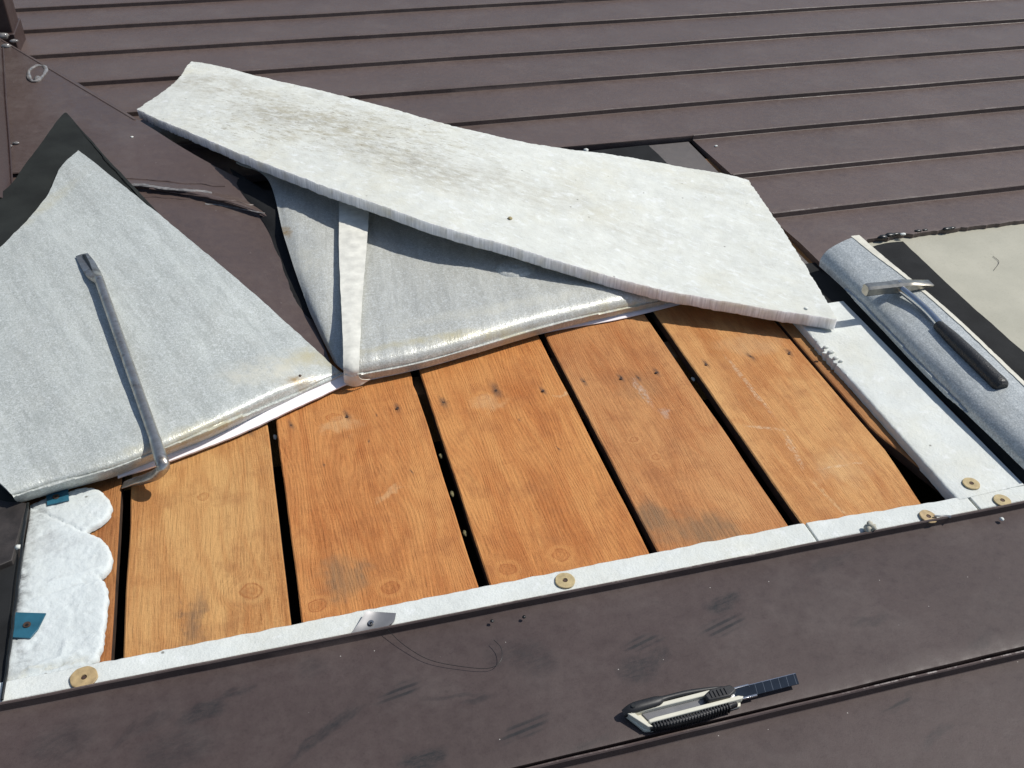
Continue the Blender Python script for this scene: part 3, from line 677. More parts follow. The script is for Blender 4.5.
# ---------------------------------------------------------------- right foam strip (long, beside the hole)
def rstrip():
    zt = .0175; xl, xr = at(957, 498, zt).x - .001, .931
    ya, yb = at(962, 499, zt).y, at(829, 303, zt).y; ny = 130
    V = []; cs = 12
    for k in range(ny + 1):
        y = ya + (yb - ya) * k / ny
        rag = .006 * max(0, 1 - abs(y - 1.065) / .075); e = .0008 * fbm((0, y, 0), 60, 4) + rag * (1.2 * noise.noise(Vector((y * 210, 0, 0))) - .25)
        a = xl + e
        row = [(a, 0.001), (a - .0004, zt * .5), (a, zt - .003), (a + .0012, zt - .0008), (a + .004 + rag * .5, zt + rag * .5 * noise.noise(Vector((y * 160, 4, 0))))]
        for s in range(1, 7): row.append((a + .004 + (xr - a - .004) * s / 7, zt + .0006 * noise.noise(Vector((y * 30, s * .9, 0)))))
        row += [(xr - .001, zt), (xr, 0.001)]
        for x, z in row: V.append((x, y + (0.0036 * ((x - xl) / .1) if k == 0 else 0), z))
        cs = len(row)
    F = []
    for k in range(ny):
        for s in range(cs): F.append((k * cs + s, k * cs + (s + 1) % cs, (k + 1) * cs + (s + 1) % cs, (k + 1) * cs + s))
    F += [tuple(range(cs)), tuple(range(ny * cs, (ny + 1) * cs))]
    FM = [0] * len(F)
    o = sharp(link('foam_strip', V, F, [M_EPS, M_EPSCUT], None, FM), 50)
    tag(o, 'wide white foam strip between the boards and the silver roll, torn on its left edge', 'foam strip')
rstrip()
for q, (px, py, r) in enumerate([(826, 347, .0035), (831, 352, .0045), (836, 358, .004), (841, 361, .003), (824, 353, .003)]):
    crumb(px, py, .0190, r, M_EPS, 'foam_crumb', ['farthest', 'largest', 'middle', 'nearest', 'leftmost'][q] + ' of the torn foam crumbs on the edge of the right foam strip', 'crumb', 'loose foam crumbs', (1.3, .8, .8))

# ---------------------------------------------------------------- felt sheets
f1 = patch('felt_sheet', [[(.76, 1.34, .0085), (.86, 1.34, .0085), (.94, 1.34, .0085), (1.01, 1.34, .0085), (1.05, 1.34, .0085)],
    [(.80, 1.195, .010), (.88, 1.195, .010), (.95, 1.195, .011), (1.01, 1.195, .013), (1.05, 1.195, .013)], [(.87, 1.165, .0105), (.915, 1.165, .011), (.955, 1.165, .013), (1.01, 1.165, .014), (1.05, 1.165, .013)],
    [(.932, 1.0, .013), (.940, 1.0, .015), (.965, 1.0, .016), (1.01, 1.0, .016), (1.05, 1.0, .013)],
    [(.932, .71, .013), (.94, .71, .015), (.965, .71, .016), (1.01, .71, .016), (1.05, .71, .013)]], 24, 70, .0012, M_FELT, world=True, amp=.0008, jit=.002, jsc=60)
tag(f1, 'narrow black felt showing between the right foam strip and silver roll', 'felt', 'black felt sheets')
xf = at(903, 241, .014).x
f2 = patch('felt_sheet', [[(1.03, 1.375 - .03, .0130), (1.09, 1.36, .0145), (xf - .03, at(903, 241, .014).y, .0142), (xf, at(903, 241, .014).y, .013)],
    [(1.03, 1.15, .013), (1.09, 1.15, .0145), (1.12, 1.15, .0142), (at(965, 300, .013).x, 1.15, .013)], [(1.03, .95, .0130), (1.09, .95, .0145), (1.12, .95, .0142), (at(1024, 352, .013).x, .95, .013)],
    [(1.03, .71, .013), (1.09, .71, .0145), (1.115, .71, .0142), (1.14, .71, .013)]], 24, 60, .0013, M_FELT, world=True, amp=.0006, jit=.0008, jsc=60)
tag(f2, 'black felt sheet lying on the beige board behind the hammer', 'felt', 'black felt sheets')
f3 = patch('felt_sheet', [[(-170, 240, .060), (-60, 210, .065), (0, 193, .068), (30, 158, .072), (62, 115, .076), (70, 117, .075)],
    [(-170, 300, .055), (-60, 270, .060), (0, 240, .062), (40, 190, .066), (92, 150, .068), (108, 162, .067)],
    [(-170, 380, .040), (-60, 350, .045), (30, 300, .05), (100, 250, .052), (172, 236, .048), (183, 247, .047)],
    [(-170, 440, .024), (-40, 420, .024), (60, 390, .03), (140, 350, .030), (215, 310, .028), (235, 315, .028)],
    [(-170, 500, .016), (-40, 480, .018), (40, 470, .018), (140, 430, .018), (250, 380, .012), (280, 370, .010)]],
    60, 60, .0015, M_FELTG, amp=.0012, asc=14, jit=.0006)
tag(f3, 'large curled black felt sheet under the left silver foam sheet', 'felt', 'black felt sheets')
# its rolled lower flap
fl = patch('felt_sheet', [[(-60, 458, .02), (-10, 472, .03), (10, 484, .034), (20, 494, .03)], [(-60, 470, .022), (-10, 486, .028), (6, 494, .030), (18, 502, .024)], [(-60, 482, .020), (-10, 499, .022), (2, 503, .022), (16, 506, .020)]], 20, 14, .0015, M_FELTG)
tag(fl, 'black felt flap peeping out below the lower left corner of the left silver sheet', 'felt', 'black felt sheets')
f4 = patch('felt_sheet', [[(230, 168, .040), (258, 186, .036), (268, 190, .034), (300, 190, .03)], [(240, 190, .033), (268, 205, .032), (284, 215, .028), (320, 220, .02)], [(268, 230, .016), (284, 242, .018), (296, 250, .018), (330, 260, .016)], [(285, 285, .012), (296, 290, .014), (303, 296, .016), (335, 310, .014)], [(300, 312, .010), (310, 318, .011), (318, 324, .012), (340, 360, .011)]], 24, 40, .0015, M_FELT, amp=.001)
tag(f4, 'black felt edge between the brown apron and the middle silver sheet', 'felt', 'black felt sheets')
f5 = patch('felt_sheet', [[(560, 155, .010), (600, 150, .010), (648, 145, .010)], [(580, 190, .010), (620, 185, .010), (668, 164, .010)], [(600, 230, .010), (650, 225, .010), (700, 200, .010)]], 12, 12, .0015, M_FELT, jit=.001)
tag(f5, 'black felt corner showing behind the big foam board', 'felt', 'black felt sheets')
# hidden deck cover under the big board, keeps the patch closed from the side
hid = slab('bitumen_underlay', [(at(330, 240, 0).x, 1.34), (xb - .002, 1.34), (xb - .002, ups[2] - .004), (-.5, ups[2] - .004), (-.5, 1.60), (-.12, 1.60)], .0035, .003, M_FELT, world=True, bev=0)
tag(hid, 'black bitumen underlay left bare beneath the big foam board', 'underlay')

# ---------------------------------------------------------------- left silver sheet
r1 = root('foam_sheet', at(150, 330, .03), 'silver grey foam-backed sheet folded back at left with the pry bar lying on it', 'foam sheet', 'peeled silver foam sheets')
ADe = [(78, 150, .083), (60, 169, .080), (44, 200, .076), (2, 245, .070), (-55, 292, .064), (-125, 350, .058)]
BCe = [(343, 374, .014), (288, 399, .014), (212, 434, .014), (122, 471, .013), (60, 488, .014), (18, 501, .020)]
rows = []
for k, (A, B) in enumerate(zip(ADe, BCe)):
    row = []
    for u in (0, .2, .4, .6, .78, .88, .95, .985, 1):
        x = A[0] + (B[0] - A[0]) * u; y = A[1] + (B[1] - A[1]) * u
        if k == 0: # right edge, slightly bowed
            x += 5 * math.sin(math.pi * u) ; y -= 1 * math.sin(math.pi * u); y += 3 * math.sin(math.pi * 2 * u) * 0
        zt_ = A[2] + (.050 - A[2]) * min(1, u / .8)
        if u > .8: zt_ = .050
        e = {.88: .050, .95: .044, .985: .031, 1: B[2]}
        z = e.get(u, zt_)
        if k == 0: z = A[2] + (.020 - A[2]) * u ** 1.2
        if k == 1 and u > .7: z -= .008
        row.append((x, y, z))
    row[-1] = B; rows.append(row)
sl = patch('laminate', rows, 130, 110, .0035, [M_SILL, M_CREAM], r1, amp=.0017, asc=11, jit=.0010, jsc=50, seed=3, edge_mat=0)
patch('foam_lining', [[(345, 372, .016), (300, 390, .016), (232, 420, .015), (160, 450, .015), (118, 468, .015)], [(349, 383, .009), (304, 404, .009), (238, 434.5, .009), (165, 462.5, .009), (118, 478, .008)]], 60, 6, .003, M_PINK, r1, jit=.0006)
tag(crumb(300, 376, surface(sl), .0022, M_NAIL, 'rust_chip', 'tiny rusty chip on the yellowed right corner of the left silver sheet', 'chip', None), None)

# ---------------------------------------------------------------- middle silver sheet
r2 = root('foam_sheet', at(500, 300, .01), 'silver foam-backed sheet folded up in the middle, shaded by the big foam board', 'foam sheet', 'peeled silver foam sheets')
bot = [(350, 381), (432, 364), (541, 332), (618, 313), (672, 301), (720, 285)]
deep = (195, 182, 150, 112, 84, 60)
rows = []
for (f, dpx, z) in ((1.0, 0, .036), (.72, 0, .038), (.48, 0, .041), (.32, 0, .044), (0, 34, .046), (0, 18, .040), (0, 7, .027), (0, 0, .011)):
    row = []
    for i, (x, y) in enumerate(bot):
        s = (1, 1, 1, .85, .6, .45)[i]; dy = -(deep[i] * f if f else dpx * s)
        row.append((x + dy * .06, y + dy, .011 + (z - .011) * (1, 1, 1, .85, .62, .45)[i]))
    rows.append(row)
ml = patch('laminate', rows, 110, 80, .0035, [M_SILM, M_CREAM], r2, amp=.0014, asc=11, seed=9, edge_mat=0)
mc = on(surface(ml), 517, 268, -.001)
V = []; F = []; prf = [(0.0, .0060), (.006, .0058), (.009, .0046), (.012, .0056), (.018, .0054), (.021, .0042), (.024, .0046), (.030, .0034), (.036, .0008), (.038, -.002)]
for k in range(40):
    t_ = 2 * math.pi * k / 40
    for r_, h_ in prf: V.append(mc + Vector(((r_ + 1e-4) * math.cos(t_), (r_ + 1e-4) * math.sin(t_) * .9, h_ * 1.3)))
for k in range(40):
    for q in range(len(prf) - 1): F.append((k * 10 + q, k * 10 + q + 1, ((k + 1) % 40) * 10 + q + 1, ((k + 1) % 40) * 10 + q))
link('round_bulge', V, F, M_SILM, r2)
patch('laminate_flap', [[(236, 162, .046), (262, 160, .046), (300, 170, .046), (346, 190, .044)], [(268, 180, .040), (282, 188, .044), (305, 205, .044), (346, 225, .040)], [(284, 236, .034), (298, 240, .040), (320, 250, .042), (346, 265, .036)], [(303, 294, .024), (312, 298, .032), (326, 305, .034), (347, 315, .030)], [(318, 330, .016), (325, 335, .022), (334, 342, .022), (348, 350, .020)], [(334, 362, .010), (338, 366, .012), (343, 370, .012), (350, 376, .012)]], 34, 70, .003, [M_SILM, M_CREAM], r2, amp=.0008, asc=20, seed=4, edge_mat=1)
patch('foam_lining', [[(352, 377, .010), (432, 361, .010), (541, 329, .010), (618, 309, .012), (690, 288, .014)], [(350, 384, .0045), (432, 366, .004), (541, 334, .004), (620, 319, .004), (688, 302, .005)]], 60, 5, .002, M_PINK, r2)
patch('joint_tape', [[(338, 176, .060), (354, 182, .062), (371, 190, .060)], [(339, 205, .055), (354, 207, .0565), (369, 213, .055)], [(339, 250, .0535), (353, 252, .0545), (366, 255, .0535)], [(341, 300, .053), (352, 302, .054), (362, 304, .053)], [(343, 345, .0505), (351, 347, .0515), (360, 349, .0505)], [(343, 365, .042), (351, 367, .043), (359, 368, .042)], [(344, 377, .024), (352, 379, .025), (360, 378, .024)], [(345, 384, .008), (357, 386, .008), (371, 379, .011)]], 12, 70, .0008, M_TAPE, r2, amp=.0006, asc=40, jit=.0006)

# ---------------------------------------------------------------- the big foam board
TE = [(137, 109, .056, 187, 60, .060), (158, 119, .066, 215, 65, .066), (187, 131, .076, 262, 77, .072), (244, 155, .088, 335, 94, .078), (319, 184, .098, 390, 108, .080), (369, 201, .1005, 442, 123, .082), (440, 226, .098, 510, 139, .078), (500, 243, .088, 560, 148, .070), (559, 261, .078, 607, 154, .062), (620, 279, .064, 650, 161, .054), (670, 291, .054, 690, 168, .048), (776, 310, .044, 725, 174, .044), (837, 319, .042, 748, 180, .042)]
rows = []
nT = len(TE)
for v in (0, .12, .3, .5, .7, .88, 1):
    row = []
    for i, (x1, y1, z1, x2, y2, z2) in enumerate(TE):
        A = at(x1, y1, z1); B = at(x2, y2, z2); p = B + (A - B) * v
        p.z += .004 * math.sin(math.pi * v) * (1 - i / nT)
        if i == 0: # concave left end
            p += Vector((.72, -.69, 0)) * (.030 * math.sin(math.pi * v ** .8) )
        if i == 1: p += Vector((.72, -.69, 0)) * (.016 * math.sin(math.pi * v))
        if i == nT - 1: p += Vector((.72, -.69, 0)) * (.006 * math.sin(math.pi * v))
        if v == 0 and i == 0: p += Vector((.01, -.008, -.002))
        row.append(p)
    rows.append(row)
bb = patch('foam_board', rows, 420, 120, .0205, [M_BOARD, M_EPSCUT], None, amp=.0010, asc=30, jit=.0019, jsc=130, seed=5, edge_mat=1, world=True)
bevel(bb, .0006, 1, 55)
tag(bb, 'big weathered white foam board lying slanted across the opening, grimy at its left', 'foam board')
BB = surface(bb)
crumb(510, 219, BB, .0042, plain('ochre_crumb', (0.30, 0.25, 0.13), .8), 'clay_crumb', 'small ochre lump on the middle of the big foam board', 'crumb', None)
crumb(586, 151, BB, .006, M_EPS, 'foam_crumb', 'small foam tuft standing on the far edge of the big foam board', 'crumb', 'loose foam crumbs', (1, 1, 1))
crumb(806, 309, BB, .0035, M_EPS, 'foam_crumb', 'foam crumb on the near right tip of the big foam board', 'crumb', 'loose foam crumbs')

# ---------------------------------------------------------------- right silver roll
r3 = root('foam_sheet', (.985, 1.0, .03), 'silver blue foam sheet curled into a long hump at right, under the hammer', 'foam sheet', 'peeled silver foam sheets')
prof0 = [at(819, 266, .0285), at(819.5, 259, .040), at(826, 251, .053), at(838, 244, .062), at(850, 238.5, .067), at(861, 235, .068)]
rows = []
for k in range(9):
    f = k / 8; dy = -.565 * f
    row = []
    for i, p in enumerate(prof0):
        q = Vector((p.x + .003 * math.sin(f * 6 + i), prof0[2].y + (p.y - prof0[2].y) * (1 - f) + dy, p.z + .0012 * math.sin(f * 9 + i * .8)))
        if i < 2: q.x += .002 * f
        row.append(q)
    rows.append(row)
rl = patch('laminate', rows, 50, 130, .004, [M_SILR, M_CREAM], r3, amp=.0005, asc=12, seed=6, edge_mat=0, world=True)
RLs = surface(rl)
er = []
for k, r in enumerate(rows):
    w_ = .017 - .010 * min(1, k / 2); row = []
    for f in (1, .5, 0):
        q = r[-1] + Vector((-w_ * f - .0006, 0, 0)); z_ = under(RLs, q); row.append(Vector((q.x, q.y, (z_ if z_ else q.z) + .0013)))
    er.append(row)
patch('cream_border', er, 5, 130, .0012, M_CREAM, r3, jit=.0008, world=True)

# ---------------------------------------------------------------- sealant, torn edge mastic
n_ = 0
for (px, py, r) in ((883, 237, .007), (890, 235, .008), (896, 234, .006), (918, 231, .005), (925, 230, .004), (947, 229, .0065), (952, 228, .005)):
    lab = ['leftmost', 'second from left', 'third from left', 'fourth from left', 'fifth from left', 'second from right', 'rightmost'][n_]
    crumb(px, py, .018, r, M_BLKSEAL, 'mastic_blob', lab + ' black mastic blob on the torn metal edge above the beige sheet', 'sealant', 'black mastic blobs', (1.5, .7, .5)); n_ += 1
crumb(903, 234, .02, .004, M_EPS, 'foam_crumb', 'white crumb among the black mastic blobs on the torn metal edge', 'crumb', 'loose foam crumbs', (1.6, .8, .6))
def torus(name, c, rx, ry, r, mat, label, cat, group=None, arc=1.0, seed=0):
    pts = []
    for k in range(40):
        t = 2 * math.pi * arc * k / 39 + .4; pts.append(c + Vector((rx * math.cos(t), ry * math.sin(t), 0)) * (1 + .07 * math.sin(3 * t + seed)))
    secs = [(r * (1 + .25 * math.sin(k * .7 + seed)), r * (.8 + .2 * math.sin(k * .9))) for k in range(40)]
    return tag(sweep(name, pts, secs, mat, None, 8), label, cat, group)
torus('sealant_ring', at(37, 73, .0700), .018, .050, .0042, M_SEAL, 'glossy oval ring of clear sealant on the brown flashing at top left', 'sealant')
crumb(37, 78, .071, .0065, M_SEAL, 'sealant_blob', 'flat blob of sealant inside the oval ring', 'sealant', 'sealant lumps at top left', (1, 2.2, .35))
for q, (px, py, z, r) in enumerate(((3, 36, .074, .012), (6, 46, .074, .009), (14, 41, .075, .007), (8, 146, .060, .006), (16, 143, .060, .005))):
    crumb(px, py, z, r, M_SEAL, 'sealant_blob', ['large crumpled sealant lump in the top left corner below the post', 'middle sealant lump under the brown post', 'smallest sealant lump right of the post foot', 'shiny sealant lump at the left edge above the black felt', 'small shiny sealant dab beside the curled black felt'][q], 'sealant', 'sealant lumps at top left', (1.3, .8, .6))
# ---------------------------------------------------------------- post and upstand at the far left
pf = at(17, 47, .03)
post = root('corner_post', (pf.x - .06, pf.y + .05, 0), 'dark brown metal post standing at the top left corner', 'post')
M_POST = paint_mat('dark_brown_post', (0.045, 0.027, 0.024), rough=.4)
slab('shaft', [(pf.x - .12, pf.y), (pf.x, pf.y), (pf.x, pf.y + .11), (pf.x - .12, pf.y + .11)], 1.2, 1.2, M_POST, post, world=True, bev=.003)
slab('foot_flange', [(pf.x - .14, pf.y - .01), (pf.x + .004, pf.y - .01), (pf.x + .004, pf.y + .12), (pf.x - .14, pf.y + .12)], .066, .06, M_POST, post, world=True, bev=.002)
uf = at(9, 150, .05)
us = root('upstand', (uf.x - .04, uf.y, 0), 'dark brown metal upstand cut off by the left picture edge', 'flashing')
patch('side_sheet', [[(2, 48, .085), (-30, 30, .16), (-60, 10, .22)], [(5, 100, .075), (-30, 80, .15), (-60, 60, .20)], [(9, 150, .066), (-30, 130, .13), (-60, 120, .18)], [(12, 200, .055), (-30, 190, .11), (-60, 180, .16)]], 20, 30, .003, M_POST, us)
sweep('seam_bead', [at(3, 48, .086), at(6, 100, .076), at(10, 150, .067), at(13, 198, .056)], [(.002, .002)] * 4, M_POST, us, 8)

# ---------------------------------------------------------------- washers, plates
M_OCH = plain('ochre_plywood_washer', (0.42, 0.33, 0.17), .6, var=.2, scale=120, bump=.3, bsc=300)
M_OCH2 = plain('brown_plywood_washer', (0.36, 0.26, 0.13), .6, var=.25, scale=120, bump=.3, bsc=300)
def washer(px, py, z, r, label, tilt=(0, 0), mat=M_OCH):
    c = at(px, py, z); t = root('washer', c, label, 'washer', 'round ochre washers')
    disc('ring', c, r, .0018, mat, t, 36, tilt, .0026, .05)
    disc('nail_head', c + Vector((0, 0, .0002)), .0024, .0012, M_NAIL, t, 14)
washer(84, 678, .0178, .0138, 'round ochre washer at the left end of the white strip, darkest of all', (0.03, .05), M_OCH2)
washer(565, 581, .0178, .0118, 'round ochre washer on the white strip near the middle of the lip')
washer(928, 517, .0178, .0112, 'ochre washer on the strip near the gap end, nail beside it', (0.05, .1), M_OCH2)
washer(971, 484, .0183, .0112, 'ochre washer on the right foam strip, above the metal lip')
washer(1002, 501, .0178, .0112, 'rightmost ochre washer, at the metal lip by the picture edge')
tag(sweep('nail', [at(934, 516, .0215), at(946, 516, .0200), at(951, 517, .021)], [(.0011, .0011), (.0016, .0012), (.003, .0012)], M_STEEL, None, 8), 'flat bright nail lying against the washer near the gap end', 'nail')
M_TEAL = plain('teal_painted_plate', (0.020, 0.10, 0.15), .42, var=.2, scale=60, bump=.1)
def plate(poly, z, mat, hx, hy, label, name='fixing_plate', group='teal fixing plates', h=.0018):
    c = at(hx, hy, z - h); t = root(name, c, label, 'plate', group)
    slab('plate', poly, z, h, mat, t, bev=.0004)
    disc('screw_head', at(hx, hy, z), .0042, .0012, M_NAIL, t, 16)
    disc('screw_socket', at(hx, hy, z + .0011), .0018, .0006, M_BLKSEAL, t, 10)
plate([(46, 495), (68, 489), (69, 500), (47, 505)], .0132, M_TEAL, 56, 497, 'small teal plate with rusty screw at the top of the wavy block')
plate([(13, 612), (46, 613), (38, 629), (30, 638), (10, 637)], .0132, M_TEAL, 27, 625, 'larger slanted teal plate with rusty screw on the lower half of the wavy block')
M_ZINC = plain('grey_zinc', (0.20, 0.20, 0.205), .4, .5, var=.12, scale=60)
c = at(372, 622, .018); t = root('fixing_plate', c, 'bent grey metal plate with a bright screw on the white strip', 'plate')
patch('plate', [[(366, 611, .026), (380, 612, .022), (396, 613, .0215)], [(358, 624, .024), (376, 622, .021), (394, 621, .0205)], [(350, 634, .021), (366, 632, .020), (388, 626, .020)]], 16, 12, .0015, M_ZINC, t)
disc('screw_head', at(371, 623, .0225), .0034, .0014, M_STEEL, t, 16)
disc('screw_socket', at(371, 623, .0240), .0014, .0005, M_BLKSEAL, t, 10)
for q, (px, py, r) in enumerate(((868, 529, .0055), (873, 527, .0045), (870, 524, .004))):
    crumb(px, py, .021 + .003 * q, r, plain('grey_foam_tuft%d' % q, (0.42, .40, .33), .8, var=.3, scale=200), 'foam_crumb', ['grey foam nub', 'upper right piece of the grey foam nub', 'topmost piece of the grey foam nub'][q] + ' on the short strip by the lip', 'crumb', 'loose foam crumbs', (1, 1, 1))
crumb(1002, 519, .016, .003, M_EPS, 'foam_crumb', 'white crumb on the brown metal just below the rightmost washer', 'crumb', 'loose foam crumbs')
crumb(492, 621, .016, .0022, M_BLKSEAL, 'dark_crumb', 'tiny dark crumb on the front metal panel left of its partner', 'crumb', 'dark crumbs on the front panel')
crumb(524, 617, .016, .0022, M_BLKSEAL, 'dark_crumb', 'tiny dark crumb on the front metal panel right of its partner', 'crumb', 'dark crumbs on the front panel')
# wire hair on the front panel
pts = cr([at(386, 628, .020), at(404, 645, .017), at(430, 660, .0165), at(465, 667, .0165), at(490, 668, .017), at(501, 660, .019), at(501, 648, .020), at(494, 640, .019)], 60)
tag(sweep('wire', pts, [(.0003, .0003)] * 60, M_BLKSEAL, None, 6), 'thin dark wire hooked at its right end on the front metal panel', 'wire')
# loose white crumbs scattered over the metal
for q, (px, py, s) in enumerate(((422, 138, .0), (716, 143, 1), (706, 128, 1), (712, 147, 1))): pass
for (px, py, z, r, lab) in ((132, 137, .060, .003, 'white speck on the brown flashing below the left corner of the big board'), (716, 146, .013, .0035, 'white flake on the cut brown panel behind the big board')):
    crumb(px, py, z, r, M_EPS, 'foam_crumb', lab, 'crumb', 'loose foam crumbs')

# ---------------------------------------------------------------- pry bar
def barmat():
    t = T('worn_bar_steel', .24, .9, .6); p = t.pos
    n = t.noise(p, 60, 5, .7); c = t.mix(t.mr(n, .35, .62), (0.34, .32, .29), (0.56, .535, .49))
    c = t.mix(t.mr(t.noise(p, 28, 4, .7), .55, .68, 0, .8), c, (0.09, .055, .035))
    t.set('Base Color', c); t.set('Roughness', t.mr(n, .3, .7, .42, .26)); t.bump(t.noise(p, 300, 3), .12, .0005); return t.m
M_BAR = barmat()
bar = root('pry_bar', at(130, 380, .055), 'worn steel pry bar lying on the left silver sheet, hooked end over the boards', 'pry bar')
SL = surface(sl)
path = [on(SL, x, y, .0075) for x, y in ((101, 287), (110, 317), (122, 352), (135, 388), (147, 420), (156, 446))]
A_, B_ = path[0], path[-1]
gapm = min(((A_ + (B_ - A_) * (i / 5)) - p).z for i, p in enumerate(path))      # a straight bar resting on the highest spots
A_ = A_ - Vector((0, 0, min(0, gapm))); B_ = B_ - Vector((0, 0, min(0, gapm)))
path = [A_ + (B_ - A_) * (i / 5) for i in range(6)]
sweep('shaft', cr(path, 30), [(.0072, .0078)] * 30, M_BAR, bar, 20, pw=.85)
e = path[-1]
hp = cr([e, at(161, 459, e.z - .002), at(163, 467, e.z - .008), at(157, 474, .032), at(145, 479, .019), at(134, 481.5, .009), at(123, 485, .0025)], 26)
sweep('hook', hp, interp([(.0078, .0078), (.0085, .0080), (.0085, .0078), (.0082, .0070), (.0080, .0055), (.0080, .0038), (.0068, .0012)], 26), M_BAR, bar, 20, pw=.85)
z0 = path[0].z
bp = cr([on(SL, 82, 256, .0022), on(SL, 88, 266, .0042), on(SL, 95, 278, .0065), path[0]], 14)
sweep('claw', bp, interp([(.0105, .0014), (.0125, .003), (.0120, .0062), (.0078, .0078)], 14), M_BAR, bar, 8)
sweep('claw_notch', [bp[1] + Vector((0.002, 0, .0035)), bp[5] + Vector((.001, 0, .0046)), bp[8] + Vector((0, 0, .0062))], [(.0032, .0009), (.0022, .0009), (.0006, .0006)], M_BLKSEAL, bar, 6)

# ---------------------------------------------------------------- hammer
M_HAM = plain('hammer_head_steel', (0.38, 0.36, 0.31), .30, .9, var=.25, scale=80, bump=.15, bsc=150)
M_CHR = plain('chromed_tube', (0.55, 0.56, 0.57), .14, .95, var=.08, scale=50)
def rubber():
    t = T('black_rubber_grip', .48, 0, .5); p = t.pos
    t.set('Base Color', t.mix(t.mr(t.noise(p, 90, 4, .6), .35, .7), (0.012, .012, .0125), (0.026, .026, .026)))
    t.bump(t.vor(t.map(p, (1, 1, .6)), 420), .4, .001); return t.m
M_RUB = rubber()
ham = root('hammer', at(930, 320, .075), 'tile hammer with steel head and black rubber grip resting on the silver roll', 'hammer')
RL = surface(rl); gz = under(RL, on(RL, 985, 372)) or .06
ZH = -.010
ha, hb = at(865, 290, .089 + ZH), at(931, 283, .086 + ZH)
L = (hb - ha).length
hs = [ha + (hb - ha) * f for f in (0, .03, .1, .3, .42, .56, .62, .75, .88, .985, 1.0)]
hs[-1] = hs[-1] + Vector((0, 0, .001))
sweep('head', hs, [(.0085, .0085), (.0095, .0095), (.0095, .0095), (.0090, .0090), (.0098, .0098), (.0098, .0098), (.0090, .0092), (.0092, .0070), (.0095, .0042), (.0095, .0014), (.0085, .0008)], M_HAM, ham, 8, pw=.55)
hc = ha + (hb - ha) * .50
gt = [hc + Vector((0, -.002, -.001)), at(925, 309, .083 + ZH), at(946, 332, .080 + ZH)]
sweep('handle_tube', cr(gt, 12), interp([(.0062, .0075), (.0062, .0062), (.0070, .0070)], 12), M_CHR, ham, 16)
gp = cr([at(x, y, z + ZH + .004 * f) for x, y, z, f in ((938, 325, .080, 0), (960, 346, .077, .5), (980, 365, .075, 1), (992, 377, .073, 1), (999, 384, .072, 1), (1002, 388, .071, 1))], 30)
print('HAM', [round(p.z - (under(RL, p) or 0), 4) for p in (ha, hc, gp[2], gp[12], gp[20], gp[27])])
sweep('grip', gp, interp([(.0080, .0080), (.0105, .0105), (.0112, .0110), (.0112, .0110), (.0116, .0110), (.0118, .0112), (.0124, .0116), (.0120, .0112), (.0085, .008)], 30), M_RUB, ham, 18)
disc('eye_wedge', hc + Vector((0, 0, .0092)), .0032, .0006, M_STEEL, ham, 16)

# ---------------------------------------------------------------- utility knife
M_KW = plain('off_white_knife_plastic', (0.62, 0.60, 0.50), .35, var=.06, scale=60)
M_KB = plain('black_knife_rubber', (0.014, 0.014, 0.015), .5, var=.3, scale=120, bump=.1)
M_BLADE = plain('black_blade', (0.03, 0.04, 0.055), .25, .7, var=.2, scale=60)
M_SCORE = plain('blade_score', (0.12, 0.14, 0.17), .35, .6)
K0 = at(641, 723, .016); K1 = at(736, 699, .016); dx = (K1 - K0); BL = dx.length; dx.normalize(); dz = Vector((0, 0, 1)); dy = dz.cross(dx)
kn = root('utility_knife', K0, 'snap-off utility knife with white body and black grips, blade slid out', 'knife')
def kp(x, y, z): return K0 + dx * x + dy * y + dz * z
def kloft(name, pts, secs, mat, sides=8, pw=.6): return sweep(name, cr([kp(*p) for p in pts], 24), interp(secs, 24), mat, kn, sides, pw=pw)
def kslab(name, poly, z0, z1, mat, bev=.0005):
    P = [kp(x, y, 0) for x, y in poly]; return slab(name, [(p.x, p.y) for p in P], K0.z + z1, z1 - z0, mat, kn, world=True, bev=bev)
kslab('body_tray', [(-.002, -.0125), (.006, -.0145), (BL - .002, -.0125), (BL + .001, -.006), (BL - .004, .012), (.07, .0135), (-.010, .013), (-.014, .009)], .002, .0065, M_KW, .001)
kslab('channel_bed', [(.006, -.0050), (BL - .01, -.0050), (BL - .012, .0050), (.002, .0050)], .0064, .0080, M_ZINC, .0003)
kslab('near_rail', [(.004, -.0100), (BL, -.0090), (BL + .003, -.0068), (BL - .002, -.0046), (.012, -.0052), (.004, -.0062)], .0062, .0135, M_KW, .0008)
kslab('far_rail', [(-.010, .0052), (BL - .018, .0052), (BL - .004, .0062), (BL - .008, .0105), (-.012, .0095)], .0062, .0125, M_KW, .0008)
kloft('near_grip', [(.004, -.0122, .0070), (.03, -.0138, .0075), (.065, -.0132, .0075), (BL - .006, -.0106, .0075)], [(.0026, .0042), (.0034, .0050), (.0034, .0050), (.0022, .0038)], M_KB, 12, .8)
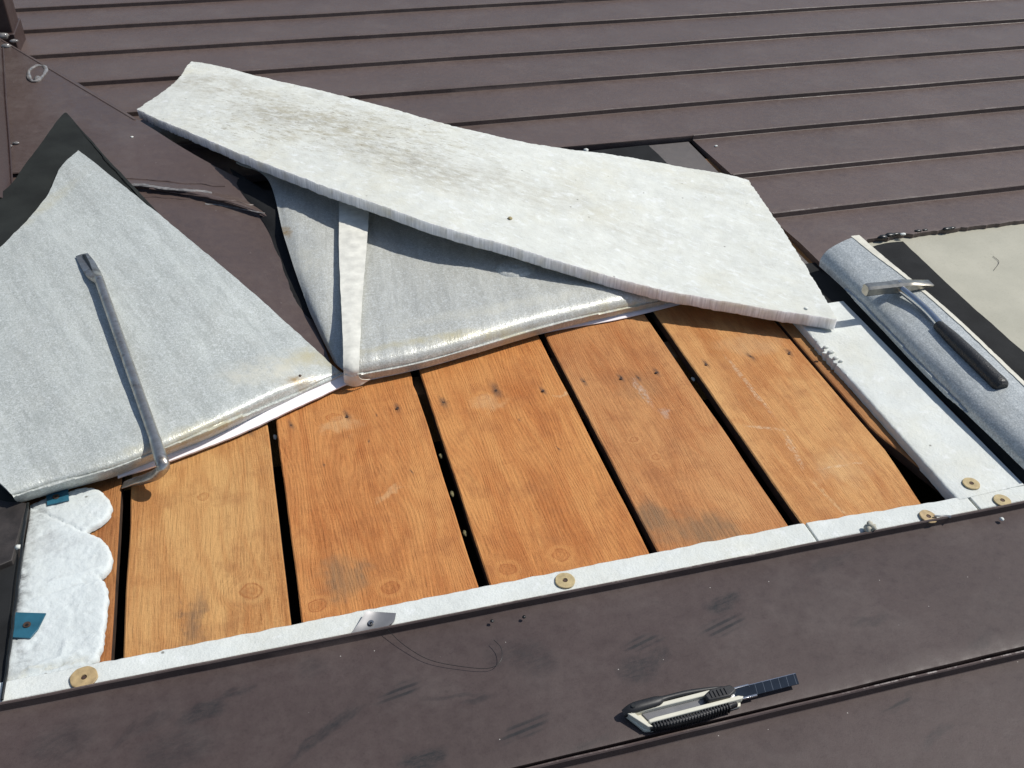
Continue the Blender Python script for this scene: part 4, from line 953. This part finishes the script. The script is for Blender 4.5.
for k in range(26):
    f = k / 25; x = .008 + f * (BL - .024); yy_ = -.0122 - .0016 * math.sin(math.pi * min(1, f * 1.1)); c_ = kp(x, yy_, .0076)
    if k % 1 == 0: box('grip_rib', c_, dx, dy, dz, (.0017, .0070, .0104), M_KB, kn, .0006)
kloft('far_grip', [(-.016, .0105, .0072), (-.004, .0112, .0110), (.020, .0118, .0112), (.030, .0132, .0100), (.055, .0138, .0095), (.080, .0122, .0090), (BL - .012, .0108, .0085)], [(.0040, .004), (.0062, .0058), (.0060, .0056), (.0030, .0050), (.0030, .0046), (.0024, .0038), (.0016, .0026)], M_KB, 12, .8)
disc('lanyard_hole', kp(-.006, .0108, .0164), .0022, .0006, M_BLKSEAL, kn, 14)
kslab('blade_guide', [(BL - .022, -.0050), (BL - .006, -.0078), (BL + .019, -.0080), (BL + .019, -.0060), (BL - .004, -.0058), (BL - .004, .0056), (BL + .016, .0058), (BL + .016, .0076), (BL - .006, .0074), (BL - .022, .0050)], .0078, .0105, M_CHR, .0003)
kslab('blade', [(BL - .03, -.0062), (.1765, -.0064), (.1795, .0062), (BL - .03, .0062)], .0088, .0094, M_BLADE, 0)
kslab('blade_edge', [(BL + .005, .0062), (.1795, .0062), (.1794, .0070), (BL + .005, .0070)], .0089, .0093, M_CHR, 0)
for k in range(6):
    x = BL + .020 + k * .0092; kslab('score_line', [(x, -.0061), (x + .0004, -.0061), (x + .0034, .0061), (x + .0030, .0061)], .0093, .00945, M_SCORE, 0)
kslab('slider', [(BL - .036, -.0046), (BL - .012, -.0050), (BL - .002, .0002), (BL - .006, .0076), (BL - .028, .0084), (BL - .038, .003)], .0078, .0175, M_KB, .0015)
for k in range(5):
    x = BL - .031 + k * .0042; box('slider_rib', kp(x, .0012, .0178), dx, dy, dz, (.0016, .008, .0016), M_KB, kn, .0004)
kslab('end_cap', [(-.0145, .0085), (-.0105, .0125), (.006, -.0135), (.001, -.0128)], .0060, .0120, M_KW, .0007)

scene.render.resolution_x = 1024; scene.render.resolution_y = 768
